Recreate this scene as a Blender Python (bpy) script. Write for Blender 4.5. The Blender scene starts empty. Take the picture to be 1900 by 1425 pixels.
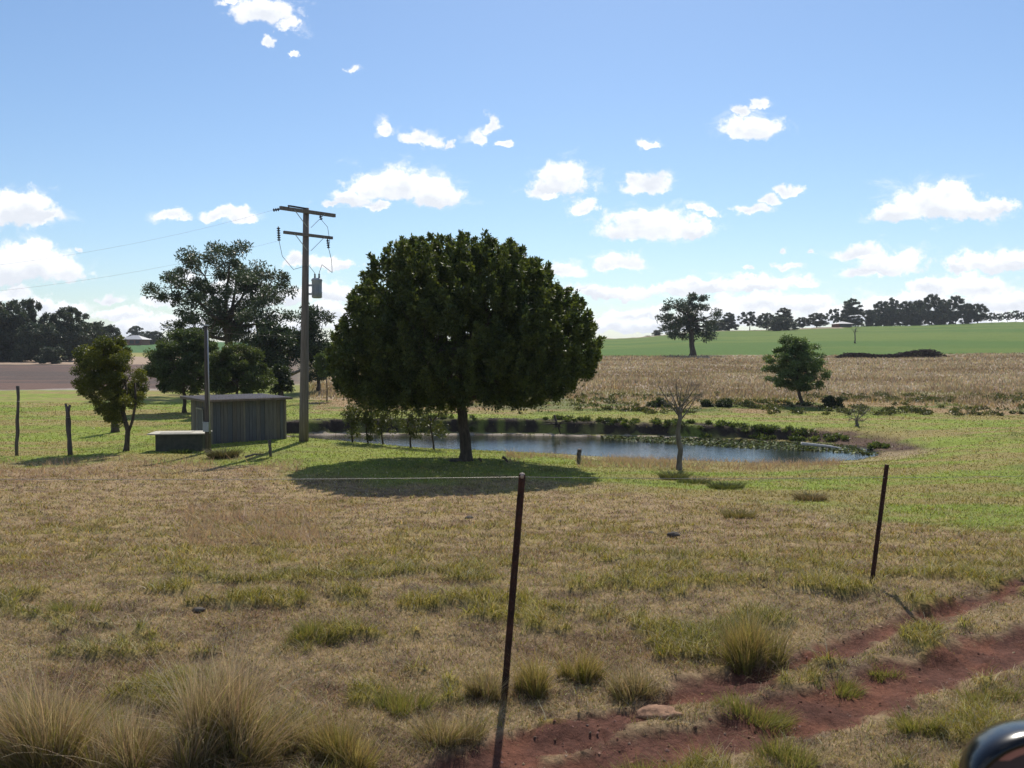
import bpy, math, random
import numpy as np
random.seed(7); rng = np.random.default_rng(11)
S = bpy.context.scene; C = S.collection
# ------------------------------------------------------------------ camera, world, sun, exposure
F = 1645.0; CAMZ = 2.0; PITCH = -math.atan(62.5 / F)
cam = bpy.data.objects.new('camera', bpy.data.cameras.new('camera')); C.objects.link(cam); S.camera = cam
cam.data.sensor_width = 36; cam.data.lens = 36 * F / 1900
cam.location = (0, 0, CAMZ); cam.rotation_euler = (math.pi / 2 + PITCH, 0, 0)
cam.data.clip_start = 0.05; cam.data.clip_end = 12000
cam.data.dof.use_dof = True; cam.data.dof.focus_distance = 25; cam.data.dof.aperture_fstop = 8
SUN_EL, SUN_AZ = math.radians(46.5), math.radians(7)      # azimuth measured from +Y towards +X
S.view_settings.view_transform = 'Standard'; S.view_settings.look = 'None'
S.view_settings.gamma = 1; S.view_settings.exposure = 0.08
sl = bpy.data.lights.new('sun', 'SUN'); sl.energy = 5.0; sl.angle = math.radians(0.5); sl.color = (1, .93, .82)
so = bpy.data.objects.new('sun', sl); C.objects.link(so); so.rotation_euler = (math.pi / 2 - SUN_EL, 0, math.pi - SUN_AZ)
so.location = (0, 0, 60)

def P(px, py, Y):
    """the world point on the photograph's line of sight (px, py) at distance Y"""
    a = (px - 950) / F; b = (712.5 - py) / F
    cp, sp = math.cos(PITCH), math.sin(PITCH)
    dy = cp - b * sp; dz = sp + b * cp
    return (a * Y / dy, Y, CAMZ + dz * Y / dy)
def X(px, Y): return P(px, 650, Y)[0]

W = bpy.data.worlds.new('World'); S.world = W; W.use_nodes = True
nt = W.node_tree; N = nt.nodes; L = nt.links; N.clear()
out = N.new('ShaderNodeOutputWorld'); bg = N.new('ShaderNodeBackground'); L.new(bg.outputs[0], out.inputs[0])
bg.inputs[1].default_value = 0.105
sky = N.new('ShaderNodeTexSky'); sky.sky_type = 'NISHITA'; sky.sun_disc = False
sky.sun_elevation = SUN_EL; sky.sun_rotation = SUN_AZ
sky.altitude = 600; sky.air_density = 1.15; sky.dust_density = .45; sky.ozone_density = 2.2
tc = N.new('ShaderNodeTexCoord'); sep = N.new('ShaderNodeSeparateXYZ'); L.new(tc.outputs['Generated'], sep.inputs[0])
def M(op, a, b=None, c=None):
    n = N.new('ShaderNodeMath'); n.operation = op
    for i, v in enumerate((a, b, c)):
        if v is None: continue
        if isinstance(v, (int, float)): n.inputs[i].default_value = v
        else: L.new(v, n.inputs[i])
    return n.outputs[0]
def VM(op, a, b=None, o=0):
    n = N.new('ShaderNodeVectorMath'); n.operation = op
    for i, v in enumerate((a, b)):
        if v is None: continue
        if isinstance(v, tuple): n.inputs[i].default_value = v
        else: L.new(v, n.inputs[i])
    return n.outputs[o]
ay = M('MAXIMUM', M('ABSOLUTE', sep.outputs[1]), 0.02)
u = M('DIVIDE', sep.outputs[0], ay); v = M('DIVIDE', sep.outputs[2], ay)
cmb = N.new('ShaderNodeCombineXYZ'); L.new(u, cmb.inputs[0]); L.new(v, cmb.inputs[1]); L.new(M('SIGN', sep.outputs[1]), cmb.inputs[2])
uv = cmb.outputs[0]
def noise(vec, scale, detail, rough=0.55, dist=0.0):
    n = N.new('ShaderNodeTexNoise'); n.inputs['Scale'].default_value = scale; n.inputs['Detail'].default_value = detail
    n.inputs['Roughness'].default_value = rough; n.inputs['Distortion'].default_value = dist
    if vec is not None: L.new(vec, n.inputs['Vector'])
    return n
# puffs: direction (as tangent coordinates of the sky) with radii; flat bases come from squeezing the lower half
PUFFS = [(490,16,66,26),(535,42,24,20),(495,74,16,12),(540,100,9,6),(655,127,12,6),(425,8,20,8),
 (1400,230,58,26),(1385,238,40,20),(1415,185,16,9),(1385,195,20,8),
 (708,240,15,18),(780,252,40,14),(838,260,14,9),(885,248,22,18),(902,228,14,18),(935,265,16,7),(1210,262,20,6),
 (745,342,92,36),(810,362,52,24),(690,345,50,32),(650,370,45,17),(610,378,24,8),(700,383,24,10),
 (1050,328,50,34),(1015,348,42,18),(1080,377,24,16),(1195,338,44,20),(1175,330,24,14),
 (1205,415,98,34),(1280,428,45,18),(1180,400,50,22),(1325,395,22,12),(1308,425,12,18),(1300,382,26,9),(1390,386,32,9),(1425,372,18,8),(1456,352,26,12),
 (1735,372,100,36),(1800,382,70,26),(1850,378,50,16),(1660,392,50,20),(1770,350,45,22),
 (40,382,66,36),(90,400,36,16),(0,390,50,34),(60,492,95,40),(120,505,60,20),(10,495,70,40),(70,465,40,28),
 (312,396,42,11),(405,394,36,14),(450,400,36,14),(205,555,26,9),(150,462,12,5),(228,585,55,15),(262,606,60,18),(120,575,60,14),
 (1040,500,40,16),(1145,490,44,18),(1130,495,30,12),(1598,465,44,15),(1655,488,68,22),(1600,505,44,12),(1690,480,34,18),
 (1462,494,30,9),(1390,500,14,5),(1510,468,8,5),(1462,468,8,5),(1840,488,85,20),(1880,478,50,20),(1780,495,30,12),
 (1150,543,72,15),(1300,533,90,17),(1410,526,80,14),(1490,520,40,9),(1240,540,50,14),(1090,540,40,14),
 (1170,585,80,13),(1200,606,110,14),(1130,600,70,16),(1430,562,110,24),(1510,560,60,18),(1350,585,110,20),
 (1790,530,85,24),(1870,560,100,24),(1690,560,110,18),(1740,535,50,20),(1600,585,160,22),(1820,600,160,24),
 (622,490,46,12),(560,484,30,10),(610,540,54,18),(625,575,60,22),(540,550,60,22),(440,540,80,30),(335,515,36,14),(300,560,40,14),(350,600,80,20),
 (15,545,40,16),(70,565,50,12),(950,600,300,20),(700,600,120,18),(500,600,120,20)]
w1 = noise(uv, 9, 4, 0.6); w2 = noise(uv, 34, 5, 0.62)
def centred(n): return VM('SUBTRACT', n.outputs['Color'], (0.5, 0.5, 0.5))
warp = VM('ADD', VM('MULTIPLY', centred(w1), (0.04, 0.02, 0)), VM('MULTIPLY', centred(w2), (0.045, 0.030, 0)))
wuv = VM('ADD', uv, warp)
acc = None; sy = None; sw = None
for (px, py, rx, ry) in PUFFS:
    q = P(px, py + ry * .32, 1.0); k_ = 1.08                      # the base is drawn up, the top heaps
    g1, g2 = F / rx / k_, F / ry / 1.35
    dn = N.new('ShaderNodeVectorMath'); dn.operation = 'MULTIPLY_ADD'; L.new(wuv, dn.inputs[0]); dn.inputs[1].default_value = (g1, g2, 1)
    dn.inputs[2].default_value = (-q[0] * g1, -(q[2] - CAMZ) * g2, -1); d = dn.outputs[0]
    dd = VM('MAXIMUM', d, VM('MULTIPLY', d, (1, -1.9, 1)))
    f = M('SUBTRACT', 1.0, VM('LENGTH', dd, None, 1))
    acc = f if acc is None else M('MAXIMUM', acc, f)
    if rx < 45: continue
    w = M('MAXIMUM', f, 0.0); hy = VM('DOT_PRODUCT', d, (0, 1, 0), 1)
    sy = M('MULTIPLY', w, hy) if sy is None else M('MULTIPLY_ADD', w, hy, sy)
    sw = w if sw is None else M('ADD', sw, w)
rel = M('DIVIDE', sy, M('MAXIMUM', sw, 0.02))                    # 1 near a puff's top, below 0 at its base
# clouds of the other half of the sky (reflections and side views)
mp = VM('MULTIPLY', tc.outputs['Generated'], (1, 1, 3.0))
bn = noise(mp, 2.2, 7, 0.55)
back = M('MULTIPLY', M('SUBTRACT', bn.outputs[0], 0.56), 3.0)
isback = M('LESS_THAN', sep.outputs[1], 0.25)
acc = M('ADD', M('MULTIPLY', acc, M('SUBTRACT', 1.0, isback)), M('MULTIPLY', back, isback))
fine = noise(uv, 55, 9, 0.62)
fld = M('ADD', acc, M('MULTIPLY', M('SUBTRACT', fine.outputs[0], 0.5), 1.25))
mr = N.new('ShaderNodeMapRange'); mr.interpolation_type = 'SMOOTHSTEP'; L.new(fld, mr.inputs[0]); mr.inputs[1].default_value = -.08; mr.inputs[2].default_value = 0.36
wisp = N.new('ShaderNodeMapRange'); wisp.interpolation_type = 'SMOOTHSTEP'; wn = noise(VM('MULTIPLY', uv, (1, 1.7, 1)), 26, 8, 0.68, .6)
L.new(M('ADD', acc, M('MULTIPLY', M('SUBTRACT', wn.outputs[0], 0.5), 3.6)), wisp.inputs[0]); wisp.inputs[1].default_value = -.30; wisp.inputs[2].default_value = 1.15; wisp.inputs[4].default_value = .6
cov = M('MAXIMUM', mr.outputs[0], wisp.outputs[0])
cov = M('MULTIPLY', cov, M('GREATER_THAN', sep.outputs[2], -0.02))
# grey shading painted into the cloud colour, strongest towards puff bases
shade = noise(uv, 22, 4, 0.6)
sm = N.new('ShaderNodeMapRange'); L.new(M('SUBTRACT', M('ADD', shade.outputs[0], M('MULTIPLY', acc, 0.30)), M('MULTIPLY', rel, 0.55)), sm.inputs[0])
sm.inputs[1].default_value = 0.42; sm.inputs[2].default_value = 0.85
cc = N.new('ShaderNodeMix'); cc.data_type = 'RGBA'; L.new(sm.outputs[0], cc.inputs[0])
cc.inputs[6].default_value = (10.6, 10.7, 10.9, 1); cc.inputs[7].default_value = (7.6, 8.0, 8.7, 1)
mx = N.new('ShaderNodeMix'); mx.data_type = 'RGBA'; L.new(cov, mx.inputs[0]); 
wb = N.new('ShaderNodeMix'); wb.data_type = 'RGBA'; wb.blend_type = 'MULTIPLY'; wb.inputs[0].default_value = 1; L.new(sky.outputs[0], wb.inputs[6]); wb.inputs[7].default_value = (.85, .95, 1.06, 1)
L.new(wb.outputs[2], mx.inputs[6]); L.new(cc.outputs[2], mx.inputs[7])
L.new(mx.outputs[2], bg.inputs[0])
W.cycles.sampling_method = 'MANUAL'; W.cycles.sample_map_resolution = 512
S.cycles.max_bounces = 5; S.cycles.diffuse_bounces = 2; S.cycles.glossy_bounces = 3; S.cycles.transmission_bounces = 4
S.cycles.volume_bounces = 0; S.cycles.caustics_reflective = False; S.cycles.caustics_refractive = False

# ------------------------------------------------------------------ numeric helpers
def sstep(x, a, b):
    t = np.clip((x - a) / (b - a), 0, 1); return t * t * (3 - 2 * t)
def _h(ix, iy, s):
    n = (ix.astype(np.int64) * 374761393 + iy.astype(np.int64) * 668265263 + s * 974634777) & 0xffffffff
    n = ((n ^ (n >> 13)) * 1274126177) & 0xffffffff
    return ((n ^ (n >> 16)) & 0xffff) / 65535.0
def vn(x, y, s=0):
    x = np.asarray(x, float); y = np.asarray(y, float)
    ix = np.floor(x); iy = np.floor(y); fx = x - ix; fy = y - iy
    fx = fx * fx * (3 - 2 * fx); fy = fy * fy * (3 - 2 * fy)
    ix = ix.astype(np.int64); iy = iy.astype(np.int64)
    a = _h(ix, iy, s); b = _h(ix + 1, iy, s); c = _h(ix, iy + 1, s); d = _h(ix + 1, iy + 1, s)
    return (a * (1 - fx) + b * fx) * (1 - fy) + (c * (1 - fx) + d * fx) * fy
def fbm(x, y, s=0, o=4):
    r = 0; a = 0.5; t = 0
    for k in range(o):
        r = r + a * vn(x * 2 ** k + 17.3 * k, y * 2 ** k - 9.1 * k, s + k); t += a; a *= 0.55
    return r / t
def polyd(x, y, pts):
    """distance to a polyline"""
    d = np.full(np.shape(x), 1e9)
    for (x0, y0), (x1, y1) in zip(pts[:-1], pts[1:]):
        dx, dy = x1 - x0, y1 - y0
        t = np.clip(((x - x0) * dx + (y - y0) * dy) / (dx * dx + dy * dy + 1e-12), 0, 1)
        d = np.minimum(d, np.hypot(x - x0 - t * dx, y - y0 - t * dy))
    return d
def inside(x, y, pts):
    r = np.zeros(np.shape(x), bool); n = len(pts)
    for i in range(n):
        x0, y0 = pts[i]; x1, y1 = pts[(i + 1) % n]
        c = ((y0 > y) != (y1 > y)) & (x < (x1 - x0) * (y - y0) / (y1 - y0 + 1e-12) + x0)
        r ^= c
    return r

# ------------------------------------------------------------------ terrain shape
def zat(py, Y): return P(950, py, Y)[2]
near = [(0, 0), (7.5, 0), (12, -.72), (16, -1.18), (21, -1.52)]
def col(lst): return near + lst
COLS = [
 (-900, col([(30,-1.85),(36,-1.9),(45,-1.8),(80,-1.5),(165,-.3),(240,0.5),(350,4),(600,8),(3500,10)])),
 (0,   col([(30,-1.85),(34,-1.88),(45,-1.8),(80,zat(722,80)),(165,zat(673,165)),(240,zat(662,240)),(300,zat(655,300)),(350,zat(640,350)),(600,zat(634,600)),(3500,zat(644,3500))])),
 (330, col([(30,-1.8),(34,-1.84),(45,-1.78),(80,zat(722,80)),(165,zat(673,165)),(240,zat(662,240)),(300,zat(655,300)),(350,zat(640,350)),(600,zat(634,600)),(3500,zat(644,3500))])),
 (560, col([(30,-1.74),(36,-1.72),(42,-1.9),(46,-1.66),(60,-1.52),(100,zat(690,100)),(150,zat(665,150)),(350,zat(636,350)),(600,zat(636,600)),(3500,zat(645,3500))])),
 (860, col([(30,-1.74),(36,-2.1),(42,-2.0),(46,zat(779,46)),(50,zat(769,50)),(60,zat(745,60)),(150,zat(662,150)),(350,zat(631,350)),(600,zat(634,600)),(3500,zat(645,3500))])),
 (1130,col([(30,-1.95),(34,-2.2),(42,-2.0),(46,zat(780,46)),(50,zat(770,50)),(60,zat(745,60)),(150,zat(661,150)),(350,zat(628,350)),(600,zat(632,600)),(3500,zat(645,3500))])),
 (1350,col([(30,-2.08),(34,-2.25),(40,-2.05),(45,zat(783,45)),(50,zat(771,50)),(60,zat(745,60)),(150,zat(661,150)),(350,zat(613,350)),(600,zat(622,600)),(3500,zat(645,3500))])),
 (1600,col([(26,-1.75),(32,-2.0),(36,-2.2),(41,-1.95),(45,zat(785,45)),(50,zat(772,50)),(60,zat(747,60)),(150,zat(660,150)),(370,zat(605,370)),(600,zat(620,600)),(3500,zat(645,3500))])),
 (1900,col([(26,-1.68),(32,-1.75),(40,-1.72),(50,zat(775,50)),(60,zat(747,60)),(150,zat(656,150)),(400,zat(597,400)),(600,zat(612,600)),(3500,zat(645,3500))])),
 (2900,col([(26,-1.65),(40,-1.7),(50,zat(775,50)),(60,zat(745,60)),(150,zat(654,150)),(400,zat(592,400)),(600,zat(610,600)),(3500,zat(645,3500))])),
]
WZ = -2.3
def wpt(px, py):            # a point on the pond's surface
    Y = 30.0
    for _ in range(20): Y = Y * (P(px, py, Y)[2] - CAMZ) ** -1 * (WZ - CAMZ)
    return P(px, py, Y)[:2]
POND = [wpt(*q) for q in [(530,815),(600,821),(640,824),(700,827),(760,829),(830,833),(900,835),(1000,840),(1100,846),(1180,850),(1250,853),(1330,856),(1400,858),(1470,859),(1530,857),(1590,853),(1622,846),
                          (1630,838),(1600,830),(1540,826),(1480,822),(1400,819),(1280,814),(1190,812),(1100,810),(1000,808),(900,807),(800,807),(700,806.5),(620,807),(540,809)]]
def gz(px, py):            # ground point in the flat foreground
    d = P(px, py, 1.0)[2] - CAMZ; Y = -CAMZ / d; return (X(px, Y), Y)
RUT1 = [gz(700,1475), gz(850,1432), gz(950,1398), gz(1080,1352), gz(1220,1300), gz(1400,1256), gz(1550,1205), gz(1700,1150), gz(1900,1088), (8, 10.2), (14, 14.5)]
RUT2 = [gz(900,1520), gz(1130,1435), gz(1300,1375), gz(1450,1332), gz(1580,1298), gz(1700,1252), gz(1900,1195), (7.5, 8.7), (14, 13.2)]
def soil_mask(x, y):
    n = (fbm(x * 2.2, y * 2.2, 5) - .5) * .26 + (fbm(x * 14, y * 14, 8, 3) - .5) * .14
    a = polyd(x, y, RUT1) - .13; b = polyd(x, y, RUT2) - .215
    return -np.minimum(a, b) + n          # > 0 is bare soil
def base_h(x, y):
    x = np.asarray(x, float); y = np.asarray(y, float)
    Y = np.maximum(y, 1.0)
    px = np.clip(950 + F * x / Y, -880, 2880)
    zs = np.array([np.interp(Y, [k[0] for k in c], [k[1] for k in c]) for _, c in COLS])
    cx = np.array([c[0] for c, in zip(COLS)])
    i = np.clip(np.searchsorted(cx, px) - 1, 0, len(cx) - 2)
    t = (px - cx[i]) / (cx[i + 1] - cx[i]); t = t * t * (3 - 2 * t)
    idx = np.arange(px.size).reshape(px.shape)
    zf = zs.reshape(len(cx), -1)
    a = zf[i.ravel(), idx.ravel()]; b = zf[i.ravel() + 1, idx.ravel()]
    return (a * (1 - t.ravel()) + b * t.ravel()).reshape(px.shape)
def ground(x, y):
    x = np.atleast_1d(np.asarray(x, float)); y = np.atleast_1d(np.asarray(y, float))
    b = base_h(x, y)
    r = np.hypot(x, y)
    amp = np.interp(r, [0, 8, 20, 60, 300, 1000], [.02, .03, .06, .1, .5, 1.0]) * np.interp(r, [0, 2, 3.5], [0, 0, 1])
    b = b + (fbm(x * .6, y * .6, 21) - .5) * amp + (fbm(x * 3, y * 3, 31, 4) - .5) * np.interp(r, [0, 3, 9, 30], [0, .08, .10, 0]) + sstep(fbm(x * 1.9 + y * .1, y * 2.6, 9, 4), .565, .675) * np.interp(r, [0, 3, 9, 30], [0, .045, .06, 0])
    s = sstep(soil_mask(x, y), -.05, .12) * (r < 25)
    b = b - s * .045 + s * (fbm(x * 18, y * 18, 91, 3) - .5) * .03
    near_p = (y > 24) & (y < 60) & (np.abs(x) < 30)
    if near_p.any():
        xs, ys = x[near_p], y[near_p]
        d = polyd(xs, ys, POND + [POND[0]]); ins = inside(xs, ys, POND)
        sd = np.where(ins, -d, d) + (fbm(xs * 1.6, ys * 1.6, 44, 3) - .5) * .35
        bb = b[near_p]
        cy = np.interp(xs, [-12, 0, 8, 15], [42, 40.3, 39.2, 37.0])
        far = (ys > cy)
        ragged = (fbm(xs * 1.1, ys * .3, 61, 3) - .5) * .9
        xr = sstep(xs, 12.5, 17)
        hf = WZ + .03 + sstep(sd, .45 + ragged * .5, .80 + ragged * .6 + xr * 2) * (bb - WZ - .03) + np.clip(sd, 0, .5) * .15
        hn = WZ + np.minimum(1, sstep(sd, -.2, 3.2)) * (bb - WZ)
        h = np.where(far, hf, hn)
        h = np.where(sd < 0, WZ + np.maximum(sd * .3, -.5), h)
        b[near_p] = h
    return b
def gh(x, y): return float(ground([x], [y])[0])
def on(px, Y):            # ground point under an image column at distance Y
    x = X(px, Y); return (x, Y, gh(x, Y))

# ------------------------------------------------------------------ albedo of the ground, by place
def C3(*a): return np.array(a, float)
DRYA, DRYB, YG, GR, LUSH = C3(.37,.268,.15), C3(.19,.13,.085), C3(.28,.25,.03), C3(.13,.165,.035), C3(.22,.285,.045)
RED, PLOUGH, CROP, TALL, MUD, PALE = C3(.14,.064,.046), C3(.105,.08,.07), C3(.075,.145,.022), C3(.37,.30,.225), C3(.055,.042,.034), C3(.38,.32,.26)
def mixc(a, b, t): return a * (1 - t[:, None]) + b * t[:, None]
def green_amount(x, y):
    px = 950 + F * x / np.maximum(y, 1)
    yb = np.interp(px, [0, 480, 700, 1100, 1400, 1900], [31, 28.5, 23.5, 23.5, 20, 13.5])
    n = fbm(x * .45, y * .45, 3) - .5
    g = sstep(y + n * 9, yb - 2.2, yb + 2.2)
    tuft = sstep(fbm(x * 1.9 + y * .1, y * 2.6, 9, 4), .565, .675) * np.interp(y, [4, 8, 12, 22], [.95, .75, .45, .3])
    return np.maximum(g * (0.62 + .38 * sstep(fbm(x * .5, y * 1.0, 19), .35, .55)), tuft), g, tuft
def albedo(x, y):
    px = 950 + F * x / np.maximum(y, 1)
    ga, g, tuft = green_amount(x, y)
    n1 = fbm(x * 6, y * 6, 2, 3); n2 = fbm(x * .35, y * .7, 12, 4)
    c = mixc(np.tile(DRYA, (x.size, 1)), DRYB, sstep(n1, .42, .75))
    c = mixc(c, DRYB * C3(.9, .75, .7), sstep(fbm(x * 1.7, y * 1.7, 15, 4), .5, .75) * .6)
    t = mixc(np.tile(YG, (x.size, 1)), GR, sstep(fbm(x * .5, y * .5, 77, 3), .56, .8) * .8)
    c = mixc(c, t, tuft * .85)
    lush = mixc(np.tile(LUSH, (x.size, 1)), GR, sstep(fbm(x * .8, y * 1.3, 5, 4), .5, .8) * .8)
    dryish = np.maximum(sstep(fbm(x * .16, y * .6, 88, 4), .46, .62), sstep(fbm(x * .9, y * 1.6, 89, 3), .56, .7) * .7)
    lush = mixc(lush, DRYA * C3(.85, .84, .7), dryish * .72 * np.interp(np.abs(px - 760), [250, 500], [.35, 1]))
    c = mixc(c, lush, g * .92)
    # marshy strip and tall dead grass beyond the pond
    right = sstep(px, 520, 600)
    marsh = sstep(y + (n2 - .5) * 8, 49, 53) * right * (1 - sstep(y, 62, 70))
    c = mixc(c, mixc(np.tile(GR * .95, (x.size, 1)), DRYA * C3(.85,.8,.75), sstep(fbm(x * .35, y * .5, 41, 4), .42, .6)), marsh)
    dry = sstep(y + (fbm(x * .1, y * .15, 4) - .5) * 26, 54, 68) * right
    tall = mixc(np.tile(TALL, (x.size, 1)), TALL * C3(.74, .70, .66), sstep(fbm(x * .08, y * .12, 51, 4), .40, .66))
    tall = mixc(tall, C3(.26, .23, .11), sstep(fbm(x * .07, y * .07, 57, 4), .55, .75) * sstep(-y, -115, -70))
    c = mixc(c, tall, dry)
    crop = sstep(y + (vn(x * .05, y * 0, 6) - .5) * 4, 150, 153) * right
    cr = mixc(np.tile(CROP, (x.size, 1)), CROP * C3(1.6, 1.2, 1.3), sstep(fbm(x * .012, y * .05, 71, 5), .38, .62))
    cr = mixc(cr, CROP * C3(1.25, .98, 1), (np.sin((x * .55 + y * .83) * 2.1 / 3) > .6) * .25)
    c = mixc(c, cr, crop)
    c = mixc(c, C3(.34, .27, .2), sstep(y, 335, 342) * right * (px > 1100) * (px < 1560) * .9)
    c = mixc(c, C3(.16, .15, .10), sstep(y, 430, 470))
    left = 1 - right
    pl = sstep(y + (vn(x * .2, y * 0, 9) - .5) * 5, 79, 81) * left
    pc = mixc(np.tile(PLOUGH, (x.size, 1)), PLOUGH * C3(1.5, 1.25, 1.15), sstep(fbm(x * .04, y * .25, 91, 4), .35, .65))
    c = mixc(c, C3(.34, .29, .25), sstep(y, 77, 79) * left)
    c = mixc(c, pc, pl)
    c = mixc(c, C3(.38, .28, .2), sstep(y, 150, 158) * left)
    c = mixc(c, C3(.30, .27, .09), sstep(y, 236, 244) * left)
    rows = (np.sin(x * 1.5) > 0) * .3
    c = mixc(c, mixc(np.tile(C3(.08, .17, .055), (x.size, 1)), C3(.05, .11, .04), rows), sstep(y, 296, 300) * left)
    # pond margins
    m = (y > 24) & (y < 60) & (np.abs(x) < 30)
    if m.any():
        xs, ys = x[m], y[m]
        d = polyd(xs, ys, POND + [POND[0]]); ins = inside(xs, ys, POND); sd = np.where(ins, -d, d)
        cy = np.interp(xs, [-12, 0, 8, 15], [42, 40.3, 39.2, 37.0]); far = ys > cy
        cm = c[m]
        nb = fbm(xs * 2, ys * 2, 33, 3)
        bank = far * sstep(sd, .2, .5) * (1 - sstep(sd, 1.2, 1.9)) * (1 - .6 * sstep(nb, .5, .65))
        cm = mixc(cm, MUD * .8, bank)
        er = sstep(xs + (nb - .5) * 3, 13, 15) * (1 - sstep(xs, 16.2, 18.5)) * (1 - sstep(sd, .6 + nb * 2, 1.8 + nb * 2)) * (ys > 35.5)
        cm = mixc(cm, C3(.11, .066, .052), er * .9)
        cm = mixc(cm, MUD, (sd < .12) * 1.0)
        cm = mixc(cm, PALE, far * (sd > -.2) * (sd < .28) * sstep(fbm(xs * 1.3, ys * 1.3, 66, 3), .34, .5) * (xs < 9) * .9)
        rd = (~far) * sstep(sd, 0, .3) * (1 - sstep(sd, 1.2, 2.8)) * sstep(xs, 0, 3)
        cm = mixc(cm, C3(.36, .28, .16), rd * .7)
        c[m] = cm
    s = sstep(soil_mask(x, y), -.04, .06) * (np.hypot(x, y) < 25)
    sc = mixc(np.tile(RED, (x.size, 1)), RED * C3(1.4, 1.3, 1.15), sstep(fbm(x * 4, y * 4, 27, 4), .45, .75))
    c = mixc(c, sc, s)
    return c

# ------------------------------------------------------------------ mesh + material helpers
def mesh_np(name, V, Fc, cols=None, mat=None, parent=None, smooth=False):
    V = np.asarray(V, np.float32); Fc = np.asarray(Fc, np.int32)
    me = bpy.data.meshes.new(name)
    me.vertices.add(len(V)); me.vertices.foreach_set('co', V.ravel())
    k = Fc.shape[1]
    me.loops.add(Fc.size); me.loops.foreach_set('vertex_index', Fc.ravel())
    me.polygons.add(len(Fc)); me.polygons.foreach_set('loop_start', np.arange(0, Fc.size, k, dtype=np.int32))
    if smooth: me.polygons.foreach_set('use_smooth', np.ones(len(Fc), bool))
    me.update(calc_edges=True)
    if cols is not None:
        at = me.color_attributes.new('Col', 'FLOAT_COLOR', 'POINT')
        cc4 = np.ones((len(V), 4), np.float32); cc4[:, :3] = cols
        at.data.foreach_set('color', cc4.ravel())
    if mat: me.materials.append(mat)
    o = bpy.data.objects.new(name, me); C.objects.link(o)
    if parent: o.parent = parent
    return o
def tag(o, label=None, cat=None, group=None, kind=None):
    if label: o['label'] = label
    if cat: o['category'] = cat
    if group: o['group'] = group
    if kind: o['kind'] = kind
    return o
def thing(name, label, cat, loc, rz=0, group=None):
    o = bpy.data.objects.new(name, None); C.objects.link(o); o.location = loc; o.rotation_euler = (0, 0, rz)
    o.empty_display_size = .2
    return tag(o, label, cat, group)
class MB:
    """collects boxes, tubes and lathes into one mesh"""
    def __init__(s): s.v = []; s.f = []
    def add(s, vs, fs):
        n = len(s.v); s.v += [tuple(map(float, q)) for q in vs]; s.f += [tuple(i + n for i in f) for f in fs]
    def box(s, c, size, rz=0, tilt=None):
        x, y, z = [q / 2 for q in size]
        vs = [(sx * x, sy * y, sz * z) for sx in (-1, 1) for sy in (-1, 1) for sz in (-1, 1)]
        cr, sr = math.cos(rz), math.sin(rz)
        vs = [(a * cr - b * sr + c[0], a * sr + b * cr + c[1], d + c[2]) for a, b, d in vs]
        s.add(vs, [(0,1,3,2),(4,6,7,5),(0,4,5,1),(2,3,7,6),(0,2,6,4),(1,5,7,3)])
    def beam(s, p, q, w, h=None):
        """square bar from p to q"""
        h = h or w; p = np.array(p, float); q = np.array(q, float); d = q - p; d /= np.linalg.norm(d)
        up = np.array((0, 0, 1.)) if abs(d[2]) < .9 else np.array((1., 0, 0))
        r = np.cross(d, up); r /= np.linalg.norm(r); t = np.cross(r, d)
        vs = [e + r * a * w / 2 + t * b * h / 2 for e in (p, q) for a, b in ((-1,-1),(1,-1),(1,1),(-1,1))]
        s.add(vs, [(3,2,1,0),(4,5,6,7),(0,1,5,4),(1,2,6,5),(2,3,7,6),(3,0,4,7)])
    def tube(s, pts, rad, n=8, caps=True):
        pts = [np.array(p, float) for p in pts]; m = len(pts)
        if np.isscalar(rad): rad = [rad] * m
        prev = None; vs = []
        for i, p in enumerate(pts):
            d = pts[min(i + 1, m - 1)] - pts[max(i - 1, 0)]; d /= (np.linalg.norm(d) + 1e-9)
            if prev is None:
                a = np.array((1., 0, 0)) if abs(d[0]) < .8 else np.array((0, 1., 0))
            else: a = prev
            r = a - d * a.dot(d); r /= np.linalg.norm(r) + 1e-9; prev = r; t = np.cross(d, r)
            for k in range(n):
                an = 2 * math.pi * k / n; vs.append(p + (r * math.cos(an) + t * math.sin(an)) * rad[i])
        fs = [(i * n + k, i * n + (k + 1) % n, (i + 1) * n + (k + 1) % n, (i + 1) * n + k) for i in range(m - 1) for k in range(n)]
        if caps: fs += [tuple(range(n - 1, -1, -1)), tuple((m - 1) * n + k for k in range(n))]
        s.add(vs, fs)
    def lathe(s, c, prof, n=16):
        s.tube([(c[0], c[1], c[2] + z) for r, z in prof], [r for r, z in prof], n)
    def build(s, name, mat, parent=None, smooth=False):
        me = bpy.data.meshes.new(name); me.from_pydata(s.v, [], s.f); me.update()
        if smooth:
            me.polygons.foreach_set('use_smooth', [True] * len(me.polygons))
        me.materials.append(mat)
        o = bpy.data.objects.new(name, me); C.objects.link(o)
        if parent: o.parent = parent
        return o
def mat(name): 
    m = bpy.data.materials.new(name); m.use_nodes = True; t = m.node_tree
    return m, t, t.nodes, t.links, t.nodes['Principled BSDF']
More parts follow.
